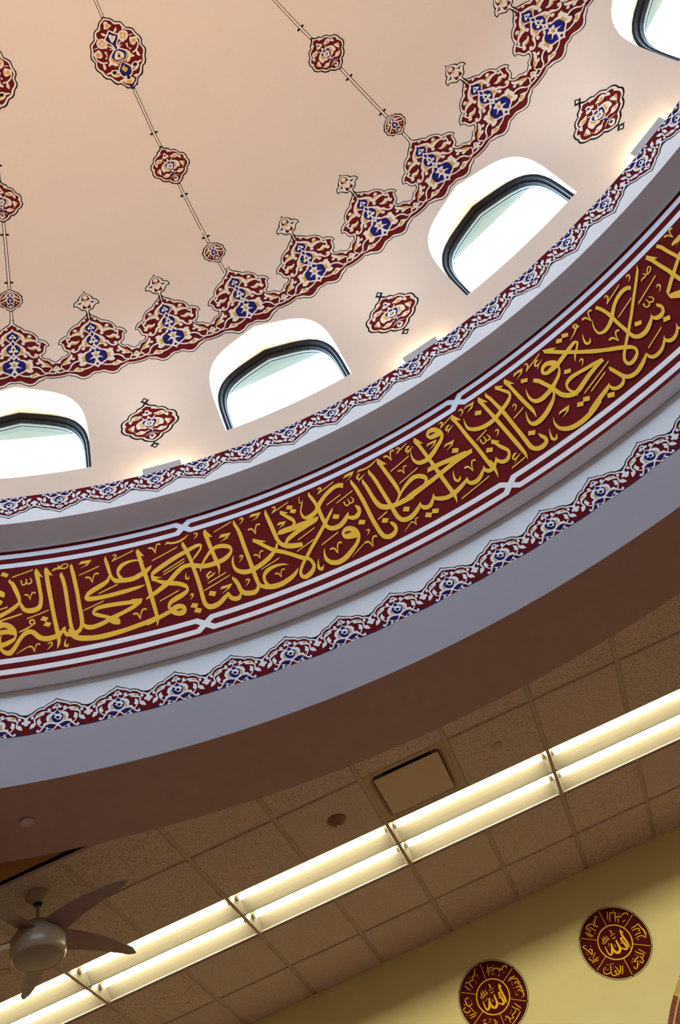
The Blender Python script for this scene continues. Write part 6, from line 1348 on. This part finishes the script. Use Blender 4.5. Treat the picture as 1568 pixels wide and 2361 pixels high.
# ---- ribs with medallions running up the dome
def rib_az(k):
    tab = None
    if k == 1: tab = [(4.40, -0.70), (4.70, -0.93), (4.89, -1.08), (5.36, -1.40), (5.65, -1.52), (5.96, -1.78), (6.30, -1.90), (6.80, -1.93), (7.70, -2.0)]
    if k == 0: tab = [(4.40, -22.78), (7.7, -22.80)]
    if k == 2: tab = [(4.40, 22.20), (5.00, 22.25), (5.64, 22.33), (5.95, 22.15), (7.7, 22.0)]
    if tab is None: return lambda z: AZ0 + 22.5 * k
    def f(z):
        if z <= tab[0][0]: return tab[0][1]
        for (z0, a0), (z1, a1) in zip(tab, tab[1:]):
            if z <= z1: return a0 + (a1 - a0) * (z - z0) / (z1 - z0)
        return tab[-1][1]
    return f
def build_rib(k, plain=None):
    azf = rib_az(k) if plain is None else (lambda z: 0.0)
    r = empty('dome_rib')
    def strip_at(z0, z1, hw, c, off, mo):
        n = max(2, int((z1 - z0) / 0.04)); L = []; R = []
        for i in range(n + 1):
            z = z0 + (z1 - z0) * i / n; rr = math.sqrt(R_DOME ** 2 - (z - Z_DOME) ** 2); da = math.degrees(hw / rr) * 1000
            L.append((-da, z * 1000)); R.append((da, z * 1000))
        mo.base = off; mo.n = 0; mo.lift = 0; mo.strip(R, L, c)
    for z0, z1 in ((4.45, 4.60), (4.80, 5.48), (5.81, 6.32), (6.77, 7.60)):
        mo = Motif(on_dome_place(azf), SXD, 0.0012)
        strip_at(z0, z1, 0.0150, 'ink_black', 0.0012, mo); strip_at(z0, z1, 0.0088, 'ink_cream', 0.0016, mo)
        link('rib_line', mo.mesh('rib_line'), None, r)
    for zt in (4.885, 5.350, 5.945):
        rr = math.sqrt(R_DOME ** 2 - (zt - Z_DOME) ** 2); P = []
        w, h = 0.040, 0.011 * rr / R_DOME
        for sx in (-1, 1):
            mo = Motif(on_dome_place(azf), SXD, 0.0012, base=0.0010)
            P = []
            for i in range(9):
                t = PI / 2 - PI * i / 8
                P.append((sx * math.degrees((w - 0.009 + 0.009 * math.cos(t)) / rr) * 1000, (zt + h * math.sin(t)) * 1000))
            P += [(sx * math.degrees(0.011 / rr) * 1000, (zt - h) * 1000), (sx * math.degrees(0.011 / rr) * 1000, (zt + h) * 1000)]
            mo.poly(P, 'ink_black'); link('tick', mo.mesh('tick'), None, r)
    for nm, dat in (('small_medallion', SMALL), ('middle_medallion', MIDDLE), ('large_medallion', LARGE)):
        link(nm, Motif(on_dome_place(azf), SXD, 0.0014, base=0.002).lines(dat, CM_DOME).mesh(nm), None, r)
    return r
RIB_LABELS = {0: 'upright double-line rib with floral medallions rising over a dome window', 1: 'slightly leaning double-line rib with its whole large medallion', 2: 'double-line rib with medallions up the dome, straight above an arched window'}
plain_rib = None
for k in range(16):
    if k in (0, 1, 2): r = build_rib(k)
    elif plain_rib is None:
        r = plain_rib = build_rib(3, True); r.rotation_euler.z = -math.radians(AZ0 + 22.5 * 3)
    else:
        r = copy_tree(plain_rib); r.rotation_euler.z = -math.radians(AZ0 + 22.5 * k)
    tag(r, 'double-line painted rib with three floral medallions up the dome', 'ornament', 'painted ribs of the dome')

# ---- medallions between the windows
WZ = lambda z: 3.031 + (z - 5.642) * (0.506 / 0.361)
wm = Motif(on_dome_place(None, 1.0, WZ), SXD, 0.0014 * 1.3).lines(MIDDLE, CM_DOME).mesh('medallion_field')
tm = Motif(on_dome_place(), SXD, 0.001)
def tip(z0, up):
    s_ = 1 if up else -1
    P = [(0, z0 - s_ * 12), (60, z0 + s_ * 3), (200, z0 + s_ * 12), (420, z0 + s_ * 36), (240, z0 + s_ * 42), (160, z0 + s_ * 56), (0, z0 + s_ * 72)]
    Q = P + [(-x, y) for x, y in reversed(P[1:-1])]
    tm.poly(Q, 'ink_black')
    c = z0 + s_ * 36
    tm.poly([(0, c - s_ * 18), (120, c - s_ * 4), (190, c), (110, c + s_ * 6), (0, c + s_ * 20), (-110, c + s_ * 6), (-190, c), (-120, c - s_ * 4)], 'ink_cream')
tip(3284, True); tip(2772, False)
tme = tm.mesh('pointed_tip')
for b in range(16):
    o = empty('floral_medallion')
    link('medallion_field', wm, None, o); link('pointed_tip', tme, None, o)
    o.rotation_euler.z = -math.radians(AZ0 - 0.02 + (b + 0.5) * BAY + (11.33 - 11.62) * (b == 0))
    tag(o, 'scalloped red floral medallion painted on the dome between two windows', 'ornament', 'medallions between the dome windows')

# ---- ornament borders of the two white fascias
lo_b = empty('ornament_border')
bm_lo = Motif(on_drum_place(R_FASC1), SXD * 1.15, 0.001, lift=0.0001).lines(BORDER, CM_DRUM).mesh('border_motif')
for k in range(-30, 71):
    o = link('border_motif', bm_lo, None, lo_b); o.rotation_euler.z = -math.radians(-20.91 + k * 3.5496)
tag(lo_b, 'scalloped red and navy ornament border pointing upwards on the lower white fascia', 'ornament')
up_b = empty('ornament_border')
ZU = lambda z: Z_LEDGE - 0.001 - (z - 0.302) * ((Z_LEDGE - 0.001 - 1.945) / (0.552 - 0.302))
bm_up = Motif(on_drum_place(R_FASC2, 3.6567 / 3.5496, ZU), SXD * 1.08, 0.001, lift=0.0001).lines(BORDER, CM_DRUM).mesh('border_motif')
for k in range(-30, 68):
    o = link('border_motif', bm_up, None, up_b); o.rotation_euler.z = -math.radians(-23.30 + k * 3.6567)
tag(up_b, 'scalloped red and navy ornament border pointing downwards along the drum ledge', 'ornament')

# ---- lettered band
band = empty('lettered_band')
def band_ring(name, z0, z1, matn, off):
    return ring(name, [(R_TEXT - off, z0), (R_TEXT - off, z1)], matn, band, 256, True)
band_ring('field', 0.652, 1.888, 'ink_red_text', 0.0015)
def knot_strips(zhi, zlo, w, knots):
    """two white lines that swap places at every knot"""
    for swap in (0, 1):
        C = []; state = swap
        ks = sorted(knots)
        path = []
        s0 = -PI * R_TEXT
        path.append((s0, zlo if state else zhi))
        for s in ks:
            path.append((s - 0.050, zlo if state else zhi)); state = 1 - state; path.append((s + 0.050, zlo if state else zhi))
        path.append((PI * R_TEXT, zlo if state else zhi))
        L = []; R = []
        for i, (x, y) in enumerate(path):
            d0 = (x - path[i - 1][0], y - path[i - 1][1]) if i else (1, 0)
            d1 = (path[i + 1][0] - x, path[i + 1][1] - y) if i + 1 < len(path) else (1, 0)
            l0 = math.hypot(*d0); l1 = math.hypot(*d1); n0 = (-d0[1] / l0, d0[0] / l0); n1 = (-d1[1] / l1, d1[0] / l1)
            mx, my = n0[0] + n1[0], n0[1] + n1[1]; ml = math.hypot(mx, my); mx /= ml; my /= ml
            k = (w / 2) / max(0.4, mx * n0[0] + my * n0[1])
            L.append((x + mx * k, y + my * k)); R.append((x - mx * k, y - my * k))
        V = []; F = []
        off = 0.0022 + 0.0003 * swap
        for i in range(len(path) - 1):
            n = max(1, int((path[i + 1][0] - path[i][0]) / 0.06))
            b0 = len(V)
            for j in range(n + 1):
                t = j / n
                for A in (L, R):
                    x = A[i][0] + (A[i + 1][0] - A[i][0]) * t; y = A[i][1] + (A[i + 1][1] - A[i][1]) * t
                    V.append(P_cyl(R_TEXT - off, math.degrees(x / R_TEXT), y))
            for j in range(n): F.append((b0 + 2 * j, b0 + 2 * j + 2, b0 + 2 * j + 3, b0 + 2 * j + 1))
        mesh_from('white_line', V, F, 'ink_white', band)
kn = 2 * PI * R_TEXT / 16
knot_strips(1.827, 1.7245, 0.049, [-1.110 + 0.0, 1.066] + [1.066 + kn * i for i in range(1, 8)] + [-1.110 - kn * i for i in range(1, 8)])
knot_strips(0.7965, 0.703, 0.044, [-1.107 + 0.0, 1.024] + [1.024 + kn * i for i in range(1, 8)] + [-1.107 - kn * i for i in range(1, 8)])
def text_place(x, y, off): return P_cyl(R_TEXT - off, math.degrees(x / 1000.0 / R_TEXT), y / 1000.0)
def letters(text, place, parent, gold, red, sx, base, names, lift=0.00004):
    n = 0
    for row in text:
        k = row[0]; v = row[1:]
        n += 1
        mo = Motif(place, sx, sx, base=base + lift * n + (0.0006 if k == 5 else 0), lift=0.0)
        if k < 2:
            L = cat([(v[i], v[i + 1], False) for i in range(0, len(v), 4)], False, 5)
            R = cat([(v[i + 2], v[i + 3], False) for i in range(0, len(v), 4)], False, 5)
            mo.strip(L, R, gold)
        else:
            P = [(v[i], v[i + 1], k in (2, 3)) for i in range(0, len(v), 2)]
            mo.poly(cat(P, True), red if k == 5 else gold)
        nm = (names[0], names[1], names[1], names[2], names[0], names[3])[k]
        link(nm, mo.mesh(nm), None, parent)
letters(LETTERS, text_place, band, 'ink_text_gold', 'ink_red_text', 0.001, 0.0022, ('letter_stroke', 'vowel_mark', 'letter_piece', 'letter_counter'))
tag(band, 'dark red drum band with golden Arabic calligraphy between crossing white lines', 'inscription')

# ---- round medallions on the wall
def wall_medallion(x, z, text, label, core):
    o = empty('wall_medallion', (x, WALL_Y, z))
    def disc(r0, r1, a0, a1, y, n=40):
        V = []; F = []
        for i in range(n + 1):
            a = math.radians(a0 + (a1 - a0) * i / n)
            V += [(r0 * math.cos(a), -y, r0 * math.sin(a)), (r1 * math.cos(a), -y, r1 * math.sin(a))]
        for i in range(n): F.append((2 * i, 2 * i + 1, 2 * i + 3, 2 * i + 2))
        return V, F
    b = MB()
    for k in range(6): b.add(*disc(0.2625, 0.2745, 30 + 60 * k + 0.9, 90 + 60 * k - 0.9, 0.0012))
    b.build('outline', 'medal_black', o)
    b = MB()
    for k in range(6): b.add(*disc(0.2640, 0.2705, 30 + 60 * k + 1.3, 90 + 60 * k - 1.3, 0.0016))
    b.build('outline_gap', 'wall_paint', o)
    b = MB(); b.add(*disc(0.0, 0.2635, 0, 360, 0.0020, 96)); b.build('rim', 'medal_black', o)
    b = MB(); b.add(*disc(0.0, 0.2605, 0, 360, 0.0024, 96)); b.build('disc', 'medal_red', o)
    b = MB(); b.add(*disc(0.1235, 0.1325, 0, 360, 0.0032, 96)); b.build('inner_ring', 'medal_gold', o)
    for k in range(6):
        a = math.radians(30 + 60 * k); c, s_ = math.cos(a), math.sin(a); w = 0.0021
        V = [(0.130 * c - w * s_, -0.0028, 0.130 * s_ + w * c), (0.130 * c + w * s_, -0.0028, 0.130 * s_ - w * c), (0.258 * c + w * s_, -0.0028, 0.258 * s_ - w * c), (0.258 * c - w * s_, -0.0028, 0.258 * s_ + w * c)]
        mesh_from('spoke', V, [(0, 1, 2, 3)], 'medal_gold', o)
        V = [(0.2605 * c - 0.006 * s_, -0.0027, 0.2605 * s_ + 0.006 * c), (0.2605 * c + 0.006 * s_, -0.0027, 0.2605 * s_ - 0.006 * c), (0.272 * c + 0.003 * s_, -0.0027, 0.272 * s_ - 0.003 * c), (0.272 * c - 0.003 * s_, -0.0027, 0.272 * s_ + 0.003 * c)]
        mesh_from('outline_tie', V, [(0, 1, 2, 3)], 'medal_black', o)
    pl = lambda X, Z, off: (X / 10000.0, -off, Z / 10000.0)
    for sec in [core] + text:
        mo = Motif(pl, 0.0001, 0.0001, base=0.0034, lift=0.00005)
        for row in sec:
            k = row[0]; v = row[1:]
            if k < 2:
                mo.strip(cat([(v[i], v[i + 1], False) for i in range(0, len(v), 4)], False), cat([(v[i + 2], v[i + 3], False) for i in range(0, len(v), 4)], False), 'medal_gold')
            else: mo.poly([(v[i], v[i + 1]) for i in range(0, len(v), 2)], 'medal_gold')
        link('inscription', mo.mesh('inscription'), None, o)
    tag(o, label, 'medallion')
wall_medallion(0.5006, -0.6061, MEDAL_A[1:], 'round dark red wall medallion with gold lettering nearer the painted brick arch', MEDAL_A[0])
wall_medallion(-0.5246, -0.5939, MEDAL_B, 'round dark red wall medallion with gold lettering farther from the painted brick arch', MEDAL_A[0])

# ---- painted brick arch on the wall
arch = empty('painted_arch', (1.816, WALL_Y - 0.0005, -2.257))
def voussoir(r0, r1, a0, a1, matn, name='brick'):
    V = []; F = []; n = 4; d = 0.006
    for i in range(n + 1):
        a = math.radians(a0 + (a1 - a0) * i / n); c, s_ = math.cos(a), math.sin(a)
        for r_ in (r0, r1):
            for y in (0.0, -d): V.append((r_ * c, y, r_ * s_))
    for i in range(n):
        p = 4 * i; q = p + 4
        F += [(p + 1, p + 3, q + 3, q + 1), (p + 2, q + 2, q + 3, p + 3), (p, p + 1, q + 1, q)]
    F += [(0, 2, 3, 1), (4 * n, 4 * n + 1, 4 * n + 3, 4 * n + 2)]
    mesh_from(name, V, F, matn, arch)
mat('brick_brown', (0.24, 0.07, 0.03), 0.8, noise=(90, 0.35), bump=(120, 0.5))
mat('brick_gold', (0.62, 0.40, 0.09), 0.8, noise=(40, 0.12))
a = 133.8; k = 0
while a < 212:
    L = 9.0 if k % 2 == 0 else 4.2
    voussoir(1.579, 1.611, a + 0.25, min(a + L, 212) - 0.25, 'brick_brown' if k % 2 == 0 else 'brick_gold'); voussoir(1.40, 1.566, a + 0.25, min(a + L, 212) - 0.25, 'brick_gold' if k % 2 else 'brick_brown')
    a += L; k += 1
a = 133.8; k = 1
while a > -32:
    L = 9.0 if k % 2 == 0 else 4.2
    voussoir(1.579, 1.611, max(a - L, -32) + 0.25, a - 0.25, 'brick_brown' if k % 2 == 0 else 'brick_gold'); voussoir(1.40, 1.566, max(a - L, -32) + 0.25, a - 0.25, 'brick_gold' if k % 2 else 'brick_brown')
    a -= L; k += 1
tag(arch, 'painted arch of brown and ochre brick blocks on the yellow wall', 'arch')
